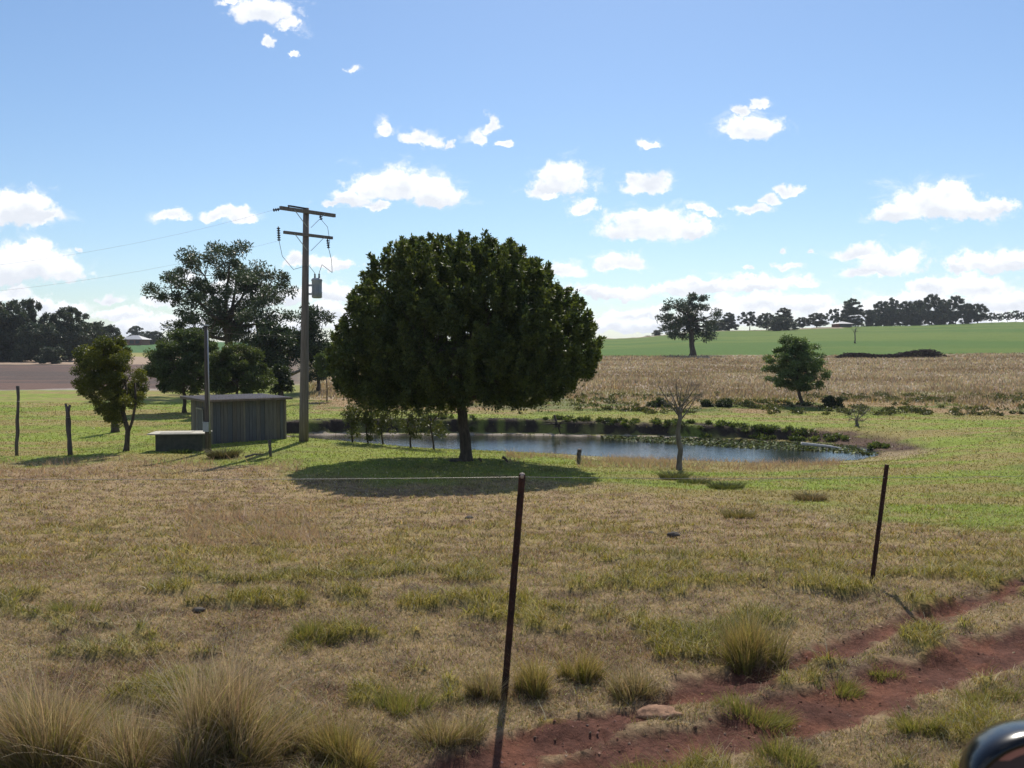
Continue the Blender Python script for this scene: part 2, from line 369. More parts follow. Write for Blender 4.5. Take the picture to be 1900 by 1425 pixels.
def surf(name, c1, c2, scale=8, rough=.85, bump=.3, stretch=(1, 1, 1), metal=0, detail=6, spec=.3):
    m, t, n, l, b = mat(name)
    co = n.new('ShaderNodeTexCoord'); mp = n.new('ShaderNodeMapping'); mp.inputs['Scale'].default_value = stretch
    l.new(co.outputs['Object'], mp.inputs[0])
    a = n.new('ShaderNodeTexNoise'); a.inputs['Scale'].default_value = scale; a.inputs['Detail'].default_value = detail; a.inputs['Roughness'].default_value = .65
    l.new(mp.outputs[0], a.inputs['Vector'])
    r = n.new('ShaderNodeValToRGB'); r.color_ramp.elements[0].position = .32; r.color_ramp.elements[1].position = .68
    r.color_ramp.elements[0].color = (*c1, 1); r.color_ramp.elements[1].color = (*c2, 1)
    l.new(a.outputs[0], r.inputs[0]); l.new(r.outputs[0], b.inputs['Base Color'])
    b.inputs['Roughness'].default_value = rough; b.inputs['Metallic'].default_value = metal; b.inputs['Specular IOR Level'].default_value = spec
    if bump:
        bp = n.new('ShaderNodeBump'); bp.inputs['Strength'].default_value = bump; bp.inputs['Distance'].default_value = .02
        l.new(a.outputs[0], bp.inputs['Height']); l.new(bp.outputs[0], b.inputs['Normal'])
    return m
def leafmat(name, trans=.35, rough=.55, spec=.35, gain=1.0, tint=(1.25, 1.2, .5)):
    m, t, n, l, b = mat(name)
    a = n.new('ShaderNodeAttribute'); a.attribute_name = 'Col'
    hv = n.new('ShaderNodeHueSaturation'); hv.inputs['Value'].default_value = gain; l.new(a.outputs['Color'], hv.inputs['Color'])
    l.new(hv.outputs[0], b.inputs['Base Color']); b.inputs['Roughness'].default_value = rough; b.inputs['Specular IOR Level'].default_value = spec
    tr = n.new('ShaderNodeBsdfTranslucent'); mu = n.new('ShaderNodeMix'); mu.data_type = 'RGBA'; mu.blend_type = 'MULTIPLY'
    mu.inputs[0].default_value = 1; l.new(hv.outputs[0], mu.inputs[6]); mu.inputs[7].default_value = (*tint, 1)
    l.new(mu.outputs[2], tr.inputs[0])
    ms = n.new('ShaderNodeMixShader'); ms.inputs[0].default_value = trans
    l.new(b.outputs[0], ms.inputs[1]); l.new(tr.outputs[0], ms.inputs[2]); l.new(ms.outputs[0], n['Material Output'].inputs[0])
    return m
M_leaf = leafmat('leaf', .36, .5, .35)
M_gum = leafmat('gum_leaf', .22, .5, .4, tint=(1.2, 1.2, .7))
M_grass = leafmat('grass_blade', .36, .6, .2, tint=(1.08, 1.03, .65))
M_bark = surf('bark', (.035, .027, .02), (.11, .085, .065), 14, .9, .6, (1, 1, .25))
M_palebark = surf('pale_bark', (.07, .06, .052), (.2, .175, .15), 9, .85, .5, (1, 1, .3))
M_polewood = surf('pole_wood', (.11, .09, .075), (.24, .205, .18), 10, .85, .5, (3, 3, .12))
M_oldwood = surf('weathered_wood', (.045, .038, .034), (.14, .12, .105), 7, .9, .5, (4, 4, .25))
M_galv = surf('galvanised', (.33, .35, .37), (.46, .48, .5), 6, .45, .05, metal=.5)
M_greypaint = surf('grey_paint', (.27, .30, .33), (.36, .39, .42), 5, .5, .05)
M_dark = surf('dark_fitting', (.02, .018, .02), (.05, .045, .045), 9, .5, .1)
M_rust = surf('rusty_steel', (.022, .012, .010), (.085, .036, .024), 30, .75, .4, (1, 1, .5))
M_conc = surf('old_concrete', (.04, .045, .035), (.085, .085, .065), 5, .9, .4)
M_lid = surf('pale_lid', (.36, .34, .28), (.55, .51, .42), 4, .8, .2)
M_wire = surf('wire', (.25, .22, .19), (.42, .38, .33), 20, .5, 0, metal=.3)
M_stone = surf('red_stone', (.15, .08, .05), (.38, .22, .13), 12, .9, .8)
M_black = None

# ground material: albedo comes from the place, small-scale mottling from noise
m, t, n, l, b = mat('ground_cover'); M_ground = m
a = n.new('ShaderNodeAttribute'); a.attribute_name = 'Col'
geo = n.new('ShaderNodeNewGeometry')
ns = n.new('ShaderNodeTexNoise'); ns.inputs['Scale'].default_value = 28; ns.inputs['Detail'].default_value = 8; ns.inputs['Roughness'].default_value = .7; l.new(geo.outputs['Position'], ns.inputs['Vector'])
ns2 = n.new('ShaderNodeTexNoise'); ns2.inputs['Scale'].default_value = 2.3; ns2.inputs['Detail'].default_value = 8; ns2.inputs['Roughness'].default_value = .72; l.new(geo.outputs['Position'], ns2.inputs['Vector'])
mr1 = n.new('ShaderNodeMapRange'); l.new(ns.outputs[0], mr1.inputs[0]); mr1.inputs[1].default_value = .3; mr1.inputs[2].default_value = .7; mr1.inputs[3].default_value = .55; mr1.inputs[4].default_value = 1.35
mr2 = n.new('ShaderNodeMapRange'); l.new(ns2.outputs[0], mr2.inputs[0]); mr2.inputs[1].default_value = .3; mr2.inputs[2].default_value = .7; mr2.inputs[3].default_value = .75; mr2.inputs[4].default_value = 1.2
mm = n.new('ShaderNodeMath'); mm.operation = 'MULTIPLY'; l.new(mr1.outputs[0], mm.inputs[0]); l.new(mr2.outputs[0], mm.inputs[1])
vv = n.new('ShaderNodeVectorMath'); vv.operation = 'SCALE'; l.new(a.outputs['Color'], vv.inputs[0]); l.new(mm.outputs[0], vv.inputs['Scale'])
l.new(vv.outputs[0], b.inputs['Base Color']); b.inputs['Roughness'].default_value = .95; b.inputs['Specular IOR Level'].default_value = .1
bp = n.new('ShaderNodeBump'); bp.inputs['Strength'].default_value = .7; bp.inputs['Distance'].default_value = .03
l.new(ns.outputs[0], bp.inputs['Height']); l.new(bp.outputs[0], b.inputs['Normal'])

# ------------------------------------------------------------------ the ground sheet
rr = [0.5, 1.2, 2.0, 2.6]
r = 3.0
while r < 3500:
    rr.append(r)
    if r < 9: r += .035 * (r / 4)
    elif r < 32: r *= 1.012
    elif r < 50: r += .17
    elif r < 160: r *= 1.012
    else: r *= 1.025
rr = np.array(rr)
th = np.radians(np.concatenate([np.arange(-180, -44, 4), np.arange(-44, -36, .8), np.arange(-36, 36, .22), np.arange(36, 44, .8), np.arange(44, 180, 4)]))
TH, RR = np.meshgrid(th, rr); nr, na = RR.shape
gx = (RR * np.sin(TH)).ravel(); gy = (RR * np.cos(TH)).ravel()
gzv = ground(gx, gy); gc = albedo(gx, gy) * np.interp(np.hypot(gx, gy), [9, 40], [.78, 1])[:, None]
I, J = np.meshgrid(np.arange(nr - 1), np.arange(na), indexing='ij')
J2 = (J + 1) % na
quads = np.stack([I * na + J, I * na + J2, (I + 1) * na + J2, (I + 1) * na + J], -1).reshape(-1, 4)[:, ::-1]
GV = np.stack([gx, gy, gzv], -1)
fc = GV[quads].mean(1); fx, fy = fc[:, 0], fc[:, 1]; fpx = 950 + F * fx / np.maximum(fy, 1)
soil = (soil_mask(fx, fy) > .02) & (np.hypot(fx, fy) < 25)
cls = np.zeros(len(quads), int)
cls[(fy > 151) & (fy < 336) & (fpx > 560)] = 2
cls[(fy > 79) & (fy < 152) & (fpx < 560) & (fpx > -2500)] = 3
cls[(fy > 62) & (fy <= 151) & (fpx > 560)] = 4
cls[soil] = 1
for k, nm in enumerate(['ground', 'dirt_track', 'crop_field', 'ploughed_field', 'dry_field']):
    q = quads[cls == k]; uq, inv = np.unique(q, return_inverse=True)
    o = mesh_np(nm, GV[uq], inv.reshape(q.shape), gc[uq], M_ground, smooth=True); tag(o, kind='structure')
# centre disc under the viewer belongs to the ground: close it with a small cap
mb = MB(); mb.add([(0.5 * math.sin(a_), .5 * math.cos(a_), 0) for a_ in th[::-1]], [tuple(range(len(th)))])
o = mb.build('ground_centre', surf('soil_cap', (.2, .15, .09), (.3, .22, .13), 20)); tag(o, kind='structure')

# pond water
m, t, n, l, b = mat('pond_water'); b.inputs['Base Color'].default_value = (.018, .022, .016, 1); b.inputs['Roughness'].default_value = .06; b.inputs['IOR'].default_value = 1.33
b.inputs['Specular IOR Level'].default_value = .5
nn = n.new('ShaderNodeTexNoise'); nn.inputs['Scale'].default_value = 5; nn.inputs['Detail'].default_value = 4
co = n.new('ShaderNodeTexCoord'); mp = n.new('ShaderNodeMapping'); mp.inputs['Scale'].default_value = (1, 2.2, 1); l.new(co.outputs['Object'], mp.inputs[0]); l.new(mp.outputs[0], nn.inputs['Vector'])
bp = n.new('ShaderNodeBump'); bp.inputs['Strength'].default_value = .35; bp.inputs['Distance'].default_value = .03; l.new(nn.outputs[0], bp.inputs['Height']); l.new(bp.outputs[0], b.inputs['Normal'])
M_water = m
mb = MB(); cx_, cy_ = np.mean([p[0] for p in POND]), np.mean([p[1] for p in POND])
pp = [(cx_ + (p[0] - cx_) * 1.06, cy_ + (p[1] - cy_) * 1.12, WZ) for p in POND]
mb.add(pp, [tuple(range(len(pp)))]); o = mb.build('water', M_water); tag(o, kind='structure')

# ------------------------------------------------------------------ foliage generators
def rdirs(n):
    v = rng.normal(size=(n, 3)); return v / np.linalg.norm(v, axis=1)[:, None]
def leaf_mesh(name, pos, dirs, Ln, Wd, cols, material, parent=None):
    n = len(pos); side = np.cross(dirs, rdirs(n)); side /= np.linalg.norm(side, axis=1)[:, None] + 1e-9
    Ln = np.broadcast_to(Ln, (n,))[:, None]; Wd = np.broadcast_to(Wd, (n,))[:, None]
    bend = np.cross(side, dirs) * Ln * .12
    V = np.stack([pos, pos + dirs * Ln * .5 + side * Wd / 2 + bend, pos + dirs * Ln, pos + dirs * Ln * .5 - side * Wd / 2 + bend], 1).reshape(-1, 3)
    Q = np.arange(4 * n).reshape(n, 4)
    return mesh_np(name, V, Q, np.repeat(cols, 4, 0), material, parent)
def profile_points(prof, Y, n, shell=.6, depth=.9):
    """points in a body whose outline seen from the viewer is prof = [(py, x_left, x_right)...]"""
    pys = np.array([p[0] for p in prof], float); xl = np.array([p[1] for p in prof], float); xr = np.array([p[2] for p in prof], float)
    yy = np.linspace(pys.min(), pys.max(), 200); w = (np.interp(yy, pys, xr) - np.interp(yy, pys, xl)) ** 1.5; w /= w.sum()
    y = rng.choice(yy, n, p=w) + rng.uniform(-1, 1, n) * (pys.max() - pys.min()) / 200
    L_ = np.interp(y, pys, xl); R_ = np.interp(y, pys, xr); c = (L_ + R_) / 2; h = (R_ - L_) / 2
    a_ = rng.uniform(0, 2 * math.pi, n); rho = 1 - shell * rng.random(n) ** 1.4
    sx = c + h * rho * np.cos(a_); Yd = Y + h * rho * np.sin(a_) / F * Y * depth
    z = np.array([P(0, q, Y)[2] for q in y])
    x = (sx - 950) / F * Y
    return np.stack([x, Yd, z], -1), rho, a_
def tree(name, label, cat, base, Y, prof, clumps, per, cr, leaf, colA, colB, trunk_r, material=None, bark=None, trunk_path=None,
         group=None, shell=.7, depth=.9, flat=.7, limbs=6, droop=0.0, style='clump', split=None, bare=False, stems=()):
    """base = px of the trunk foot; everything is built in metres around the foot"""
    material = material or M_leaf; bark = bark or M_bark
    bx, by = X(base, Y), Y; bz = gh(bx, by) - .03
    root = thing(name, label, cat, (bx, by, bz), 0, group)
    org = np.array((bx, by, bz))
    cen, rho, ang = profile_points(prof, Y, clumps, shell, depth); cen = cen - org
    if style == 'shoot':      # hollows where the boughs part
        hol = fbm(cen[:, 0] * .75 + 3, cen[:, 2] * .75 + cen[:, 1] * .5, 123, 3); cen = cen[hol > .25]; clumps = len(cen)
    ctr = cen.mean(0)
    # leaves
    if leaf:
        n = clumps * per; idx = np.repeat(np.arange(clumps), per)
        out_ = cen - ctr; out_ /= np.linalg.norm(out_, axis=1)[:, None] + 1e-6
        if style == 'shoot':
            sd = out_ * .55 + rng.normal(size=(clumps, 3)) * .22 + np.array((0, 0, .75)); sd /= np.linalg.norm(sd, axis=1)[:, None]
            Ls = cr * (.6 + .9 * rng.random(clumps) ** 2)
            tpos = rng.random(n)
            pos = cen[idx] + sd[idx] * (Ls[idx] * (tpos - .45))[:, None] + rng.normal(size=(n, 3)) * (cr * .17 * (1.25 - tpos))[:, None]
            dr = sd[idx] * .6 + rdirs(n) * .8; dr /= np.linalg.norm(dr, axis=1)[:, None]
        else:
            rc = cr * (.55 + .8 * rng.random(clumps))
            g = rng.normal(size=(n, 3)); g /= np.linalg.norm(g, axis=1)[:, None]; g *= (rng.random(n) ** .45)[:, None]
            pos = cen[idx] + g * rc[idx][:, None] * np.array((1, 1, flat))
            dr = g * .5 + rdirs(n) + np.array((0, 0, -droop)); dr /= np.linalg.norm(dr, axis=1)[:, None]
        cb = np.clip(rng.random(clumps)[idx] * (.45 if style == 'shoot' else .7) + rng.random(n) * .55 - .1, 0, 1)
        cols = (np.array(colA) * (1 - cb[:, None]) + np.array(colB) * cb[:, None]) * (.75 + .5 * rng.random((n, 1)))
        ll = leaf[0] * (.6 + .8 * rng.random(n))
        leaf_mesh('crown', pos, dr, ll, leaf[1] * ll / leaf[0], cols, material, root)
    # trunk and limbs
    mb = MB()
    zt = cen[:, 2].min() if not leaf else np.percentile(cen[:, 2], 12)
    if trunk_path is None:
        zt = max(zt, .3); trunk_path = [(0, 0, 0), (trunk_r * .3, 0, zt * .35), (ctr[0] * .15 - trunk_r * .4, 0, zt * .8), (ctr[0] * .3, 0, zt * 1.15)]
    else: trunk_path = [tuple(np.array(P(*(q if len(q) == 3 else (q[0], q[1], Y)))) - org) for q in trunk_path]; trunk_path[0] = (trunk_path[0][0], trunk_path[0][1], -.1)
    k = len(trunk_path)
    if style == 'shoot': pass
    # flare at the foot, taper upward
    tp = [np.array(q, float) for q in trunk_path]; fine_ = []
    for i in range(k - 1):
        for s_ in np.linspace(0, 1, 5)[:-1]: fine_.append(tp[i] * (1 - s_) + tp[i + 1] * s_)
    fine_.append(tp[-1]); fine_ = [q + rng.normal(size=3) * trunk_r * .12 * np.array((1, 1, 0)) for q in fine_]
    rad = [trunk_r * ((1.45, 1.15)[i] if i < 2 else 1 - .42 * i / len(fine_)) for i in range(len(fine_))]
    mb.tube(fine_, rad, 10)
    for st_ in stems:
        q_ = [np.array(P(a_[0], a_[1], Y)) - org for a_ in st_]
        mb.tube(q_, [trunk_r * (.62 - .3 * i / len(q_)) for i in range(len(q_))], 8)
    top = fine_[-1]
    K = min(limbs, clumps); sel = [int(rng.integers(clumps))]
    dmin = np.linalg.norm(cen - cen[sel[0]], axis=1)
    while len(sel) < K:
        j = int(np.argmax(dmin)); sel.append(j); dmin = np.minimum(dmin, np.linalg.norm(cen - cen[j], axis=1))
    def bez(p, q, lift, m_=6):
        mid = (p + q) / 2 + np.array((0, 0, lift)) + rng.normal(size=3) * np.linalg.norm(q - p) * .07
        return [p * (1 - s_) ** 2 + mid * 2 * s_ * (1 - s_) + q * s_ * s_ for s_ in np.linspace(0, 1, m_)]
    limb_pts = []; limb_r = []
    for j in sel:
        tgt = ctr + (cen[j] - ctr) * .75
        st = fine_[int(len(fine_) * random.uniform(.62, .98))]
        pth = bez(st, tgt, -np.linalg.norm(tgt - st) * .08, 8)
        r0 = trunk_r * random.uniform(.42, .6) * (.6 if bare else 1); rs = [r0 * (1 - .75 * i / 7) for i in range(8)]
        mb.tube(pth, rs, 7); limb_pts += pth[1:]; limb_r += rs[1:]
    LP = np.array(limb_pts)
    nb_ = min(clumps, 260)
    for j in rng.choice(clumps, nb_, replace=False):
        d = np.linalg.norm(LP - cen[j], axis=1) + (LP[:, 2] > cen[j, 2]) * .5
        q = int(np.argmin(d)); r1 = min(limb_r[q] * .6, trunk_r * .16) 
        pth = bez(LP[q], cen[j], 0, 5)
        mb.tube(pth, [r1 * (1 - .7 * i / 4) for i in range(5)], 5, False)
        if bare:
            for _ in range(7):
                s0 = pth[random.randint(1, 4)]; e = s0 + (rdirs(1)[0] * .5 + np.array((0, 0, .3)) + (cen[j] - ctr) * .15) * cr * random.uniform(.5, 1.4)
                mb.tube(bez(s0, e, .02, 4), [r1 * .35, r1 * .28, r1 * .2, r1 * .1], 3, False)
    mb.build('trunk', bark, root, True)
    return root

# ------------------------------------------------------------------ main tree
tree('broad_tree', 'largest tree, dense dark green broad round crown on one short trunk beside the pond', 'tree', 864, 30,
     [(447,800,892),(456,742,948),(480,705,988),(515,680,1025),(552,660,1062),(590,642,1095),(628,625,1112),(660,617,1112),(692,620,1100),(718,630,1072),(738,655,1030),(750,700,985)],
     2700, 135, .46, (.115, .05), (.034, .060, .024), (.15, .18, .040), .21,
     trunk_path=[(864, 856), (862, 815), (858, 770), (856, 720), (852, 660)], shell=.62, depth=.95, limbs=14, style='shoot')
# ------------------------------------------------------------------ big gum behind the shed
tree('gum_tree', 'big spreading gum tree with an open crown of clumps behind the shed', 'tree', 425, 72,
     [(455,390,450),(475,350,500),(500,322,530),(530,295,552),(560,280,560),(590,285,556),(615,300,540),(640,330,520)],
     130, 230, .80, (.25, .09), (.026, .048, .024), (.07, .10, .048), .42, M_gum,
     trunk_path=[(425, 735), (420, 690), (428, 650), (420, 610), (415, 580)], shell=.85, limbs=16, flat=.6)
tree('gum_tree', 'slender gum tree right of the tall power pole, behind the shed', 'tree', 590, 70,
     [(545,585,600),(570,575,606),(600,540,612),(640,530,618),(680,560,612),(700,575,600)],
     42, 260, .65, (.26, .09), (.022, .042, .018), (.05, .08, .033), .16, M_gum, shell=.9, limbs=8)
tree('gum_tree', 'dark gum tree between the big spreading gum and the tall power pole', 'tree', 520, 66,
     [(600,480,530),(630,462,548),(665,455,550),(700,470,545)], 44, 280, .7, (.26, .1), (.022, .040, .016), (.05, .075, .03), .18, M_gum, shell=.9, limbs=7)
tree('bush', 'dense rounded green bush left of the short pole, behind the shed', 'bush', 340, 52,
     [(618,325,375),(640,292,400),(670,278,408),(700,276,410),(725,290,400)], 130, 380, .42, (.14, .05), (.04, .065, .022), (.10, .14, .05), .12, shell=.6, limbs=8)
tree('bush', 'dense green bush right of the short pole, above the shed roof', 'bush', 440, 50,
     [(642,425,450),(665,395,485),(695,385,500),(725,390,502)], 110, 380, .38, (.14, .05), (.04, .062, .018), (.10, .13, .042), .1, shell=.6, limbs=8)
tree('bush', 'small dark bush between the shed and the tall power pole', 'bush', 524, 56,
     [(680,515,535),(705,508,540),(725,510,540)], 16, 350, .3, (.15, .06), (.022, .038, .016), (.04, .06, .028), .05, shell=.9, limbs=4)
tree('young_tree', 'young light green tree close right of the tall power pole, on the brown grass', 'tree', 606, 60,
     [(655,595,615),(675,585,625),(695,592,620)], 18, 260, .32, (.16, .07), (.05, .085, .02), (.11, .15, .035), .04, shell=.9, limbs=5)
# crooked small tree left
tree('crooked_tree', 'small yellow green tree with a crooked forked trunk on the left lawn', 'tree', 233, 33.7,
     [(630,185,222),(645,158,242),(665,142,262),(690,138,272),(715,145,272),(740,170,262),(765,185,228),(788,196,216)],
     140, 300, .25, (.085, .035), (.045, .065, .014), (.165, .175, .022), .10, stems=[[(234,815),(246,780),(252,745),(250,710)],[(228,765),(236,740),(232,700)]],
     trunk_path=[(233, 838), (238, 800), (228, 765), (222, 735), (212, 715), (195, 690)], shell=.9, limbs=9, flat=.8)
# sapling on the right
tree('round_tree', 'small round green tree with a thin leaning trunk beyond the pond bank', 'tree', 1492, 57,
     [(622,1455,1485),(640,1432,1510),(660,1422,1525),(685,1420,1536),(705,1426,1532),(722,1450,1518)],
     140, 200, .34, (.14, .055), (.06, .11, .04), (.14, .20, .075), .13,
     trunk_path=[(1492, 758), (1484, 735), (1478, 700), (1475, 670)], shell=.85, limbs=9, flat=.5)
for (px, w, top, lb) in ((1548, 20, 738, 'low dark bush at the foot of the small round tree'), (1352, 19, 744, 'widest low bush on the marsh strip beyond the pond'),
                         (1312, 11, 745, 'small dark bush left of the widest low bush beyond the pond'), (1388, 10, 747, 'small dark bush right of the widest low bush beyond the pond'),
                         (1225, 24, 743, 'straggly low bush left of the bare sapling, beyond the pond bank')):
    tree('low_bush', lb, 'bush', px, 55, [(top, px - w * .6, px + w * .5), (top + 10, px - w, px + w), (764, px - w, px + w)], int(14 + w), 240, .22, (.12, .05),
         (.022, .036, .016), (.05, .07, .028), .03, group='low bushes beyond the pond', shell=1, limbs=3)
# bare trees
tree('bare_tree', 'leafless grey sapling with a fan of fine twigs standing in front of the pond', 'tree', 1258, 29.6,
     [(694,1232,1292),(712,1205,1318),(735,1205,1318),(756,1225,1300)], 75, 0, .36, None, None, None, .095, bark=M_palebark,
     trunk_path=[(1259, 878), (1262, 835), (1258, 800), (1262, 775), (1260, 755)], shell=.45, limbs=14, bare=True)
tree('bare_shrub', 'grey leafless bush on the eroded right end of the pond bank', 'shrub', 1592, 43.5,
     [(748,1566,1622),(770,1564,1626),(790,1580,1610)], 44, 0, .42, None, None, None, .09, bark=M_palebark, shell=.9, limbs=7, bare=True)
tree('bare_tree', 'tiny leafless tree standing alone in the green field on the hill', 'tree', 1586, 200,
     [(600,1572,1600),(615,1576,1597)], 22, 0, .6, None, None, None, .16, bark=M_palebark, shell=.9, limbs=6, bare=True)
# hill gum
tree('hill_gum', 'lone tall gum tree standing at the edge of the green field on the hill', 'tree', 1284, 152,
     [(545,1262,1300),(565,1235,1325),(590,1225,1334),(610,1230,1330),(628,1236,1320)], 80, 150, .92, (.38, .16), (.028, .048, .030), (.065, .09, .05), .5, M_gum,
     trunk_path=[(1285, 663), (1284, 635), (1280, 605), (1278, 580)], shell=.95, limbs=14, flat=.65)
# saplings by the water behind the main tree
for i, (px, top, w, bot, lb) in enumerate([(684, 742, 16, 812, 'thin multi-stemmed sapling at the water, leftmost under the big tree'),
      (712, 745, 26, 812, 'leafy sapling second from the left behind the big tree'), (762, 748, 26, 812, 'bushy sapling in the middle of the row behind the big tree'),
      (806, 742, 30, 812, 'yellowish green sapling with two slanting stems left of the big trunk'), (655, 750, 22, 806, 'sapling at the far left edge of the big crown by the water')]):
    tree('waterside_sapling', lb, 'sapling', px, 36.6, [(top, px - w, px + w), (top + 18, px - w * 1.1, px + w * 1.1), (bot - 18, px - w * .9, px + w * .9), (bot + 2, px - w * .5, px + w * .6)], 40, 45, .2, (.10, .04),
         (.05, .07, .02), (.12, .13, .035), .04, trunk_path=[(px, 832), (px + random.uniform(-5, 5), 810), (px + random.uniform(-12, 12), 785), (px + random.uniform(-18, 18), 765)], group='saplings at the water behind the big tree', shell=1, limbs=6)

# ------------------------------------------------------------------ far trees: a few kinds, copied
def proto(kind):
    if kind == 'round':
        pf = [(400,930,970),(420,900,1000),(450,885,1015),(480,880,1020),(515,885,1015),(535,895,1005)]; cl, pr, c_ = 95, 200, 1.2
    elif kind == 'tall':
        pf = [(380,935,965),(410,912,990),(450,900,1000),(490,895,1005),(525,895,1005),(550,905,995)]; cl, pr, c_ = 90, 200, 1.1
    elif kind == 'open':
        pf = [(410,925,985),(430,890,1015),(455,870,1030),(480,870,1030),(520,890,1010)]; cl, pr, c_ = 62, 200, 1.0
    else:
        pf = [(430,920,980),(450,890,1010),(480,880,1022),(520,872,1026),(556,875,1024)]; cl, pr, c_ = 120, 190, 1.25
    return pf, cl, pr, c_
PROT = {}
def far_tree(kind, px, Y, top, left, right, label, name='distant_tree', group=None, foot=None):
    """a tree whose crown spans left..right and reaches up to top, standing on the ground at distance Y"""
    if kind not in PROT:
        pf, cl, pr, c_ = proto(kind)
        pf = [(q[0] - 560, q[1], q[2]) for q in pf]      # 560 = foot row; rebuilt around the foot below
        Yp = 165.0; b0 = X(950, Yp)
        zf = gh(b0, Yp)
        # feet sit where the ground is at Yp; the outline is given upward from there
        row0 = 712.5 - math.tan(math.atan2(zf - CAMZ, Yp) - PITCH) * F
        pf = [(row0 + q[0], q[1], q[2]) for q in pf]
        PROT[kind] = tree(name, label, 'tree', 950, Yp, pf, cl, pr, c_, (.62, .3), (.028, .046, .028), (.06, .082, .045), .32, M_gum, shell=.95, limbs=9, flat=.75)
        root = PROT[kind]; kids = list(root.children)
    else:
        src = PROT[kind]; root = src.copy(); C.objects.link(root)
        for ch in list(src.children):
            c = ch.copy(); C.objects.link(c); c.parent = root
        root.name = name
    pf = proto(kind)[0]
    H = (560 - pf[0][0]) / F * 165 + .8; Wd = (max(q[2] for q in pf) - min(q[1] for q in pf)) / F * 165 + 1.6
    x, y, z = on(px, Y); zt = P(px, top, Y)[2]
    sx = 1.22 * (right - left) / F * Y / Wd; sz = (zt - z) / H
    cxp = ((left + right) / 2 - px) / F * Y
    root.location = (x + cxp, y, z - .1); root.scale = (sx, (sx + sz) / 2, sz); root.rotation_euler = (0, 0, random.choice([0, math.pi]) + random.uniform(-.3, .3))
    root['label'] = label
    if group: root['group'] = group
    elif 'group' in root.keys(): del root['group']
    return root
GL = 'trees along the left edge of the ploughed field'
for a_ in [('bushy', 10, 175, 548, -60, 50, 'tall dark tree cut by the left edge of the picture'), ('open', 62, 180, 545, 22, 92, 'open crowned gum rising above the left tree row'),
           ('bushy', 70, 172, 592, 30, 112, 'low dark tree under the open crowned gum at left'), ('round', 125, 178, 568, 90, 168, 'round crowned gum with a clear trunk at the ploughed field'),
           ('bushy', 165, 186, 590, 125, 200, 'dark tree right of the round crowned gum at left'), ('bushy', 198, 210, 598, 172, 226, 'lowest tree at the right end of the left row'),
           ('bushy', -40, 170, 540, -110, 10, 'dark tree outside the row at the far left'), ('bushy', 30, 190, 575, -5, 70, 'shaded tree behind the low dark tree at left')]:
    far_tree(*a_[:6], a_[6], group=GL)
far_tree('bushy', 100, 158, 640, 72, 118, 'pale green shrub at the far side of the ploughed field', name='field_shrub')
far_tree('round', 252, 420, 604, 238, 268, 'dome shaped dark tree rising behind the farmhouse roof')
far_tree('bushy', 218, 380, 622, 200, 236, 'dark tree left of the farmhouse roof')
far_tree('bushy', 285, 370, 612, 266, 304, 'dark tree right of the farmhouse roof')
GR_ = 'trees on the hilltop at right'
Yh = 350
for a_ in [('bushy', 1203, Yh, 622, 1197, 1209, 'tiny round shrub on the skyline left of the lone hill gum'), ('bushy', 1218, Yh, 611, 1210, 1228, 'small tree on the skyline touching the lone hill gum'),
           ('bushy', 1330, Yh, 592, 1300, 1352, 'low tree on the skyline just right of the lone hill gum'), ('tall', 1353, Yh, 578, 1338, 1368, 'narrow dark tree second right of the lone hill gum'),
           ('open', 1392, Yh, 575, 1372, 1410, 'open curved tree on the skyline with sky showing through'), ('round', 1422, Yh, 580, 1404, 1440, 'round tree left of the hilltop pointed tree'),
           ('tall', 1455, Yh, 569, 1436, 1474, 'pointed tree on the skyline above the bushy field tree'), ('bushy', 1448, 330, 586, 1420, 1476, 'broad bushy tree standing forward on the field edge below the skyline'),
           ('round', 1487, 365, 588, 1474, 1502, 'small round tree right of the pointed skyline tree'), ('round', 1515, 365, 580, 1496, 1534, 'domed tree left of the pale roofed house on the skyline'),
           ('open', 1548, 372, 570, 1535, 1562, 'sparse pale tree just left of the tallest hilltop tree'), ('tall', 1577, 372, 552, 1556, 1600, 'tallest hilltop tree rising beside the pale roofed house')]:
    far_tree(*a_[:6], a_[6], group=GR_)
WOODL = ['leftmost dark tree of the dense hilltop wood'] + ['%s dark tree from the left along the dense hilltop wood' % w_ for w_ in ('second', 'third', 'fourth', 'fifth', 'sixth', 'seventh', 'eighth', 'ninth')] + ['low dark tree at the left front of the hilltop wood', 'low dark tree at the middle front of the hilltop wood', 'low dark tree at the right front of the hilltop wood']
k = 0
for px, top, hw in [(1612,572,15),(1634,558,17),(1655,550,15),(1680,558,18),(1703,553,15),(1728,545,18),(1750,553,15),(1772,548,17),(1794,560,14),(1640,578,24),(1690,574,24),(1742,576,24)]:
    far_tree(('bushy', 'round', 'tall', 'round')[k % 4] if k < 9 else 'bushy', px, 378 + (k * 7) % 16, top, px - hw, px + hw, WOODL[k], group='dense hilltop wood'); k += 1
far_tree('round', 1813, 385, 563, 1795, 1831, 'domed tree at the right end of the hilltop wood', group=GR_)
for px, top, hw, lb in [(1838,578,8,'small faint tree next to the domed end tree'),(1852,580,8,'small tree second right of the domed end tree'),(1868,577,8,'small open tree on the far right skyline'),(1884,574,8,'taller small tree near the right picture edge'),(1898,577,8,'small tree at the right picture edge on the skyline')]:
    far_tree('open', px, 410, top, px - hw, px + hw, lb, group=GR_)

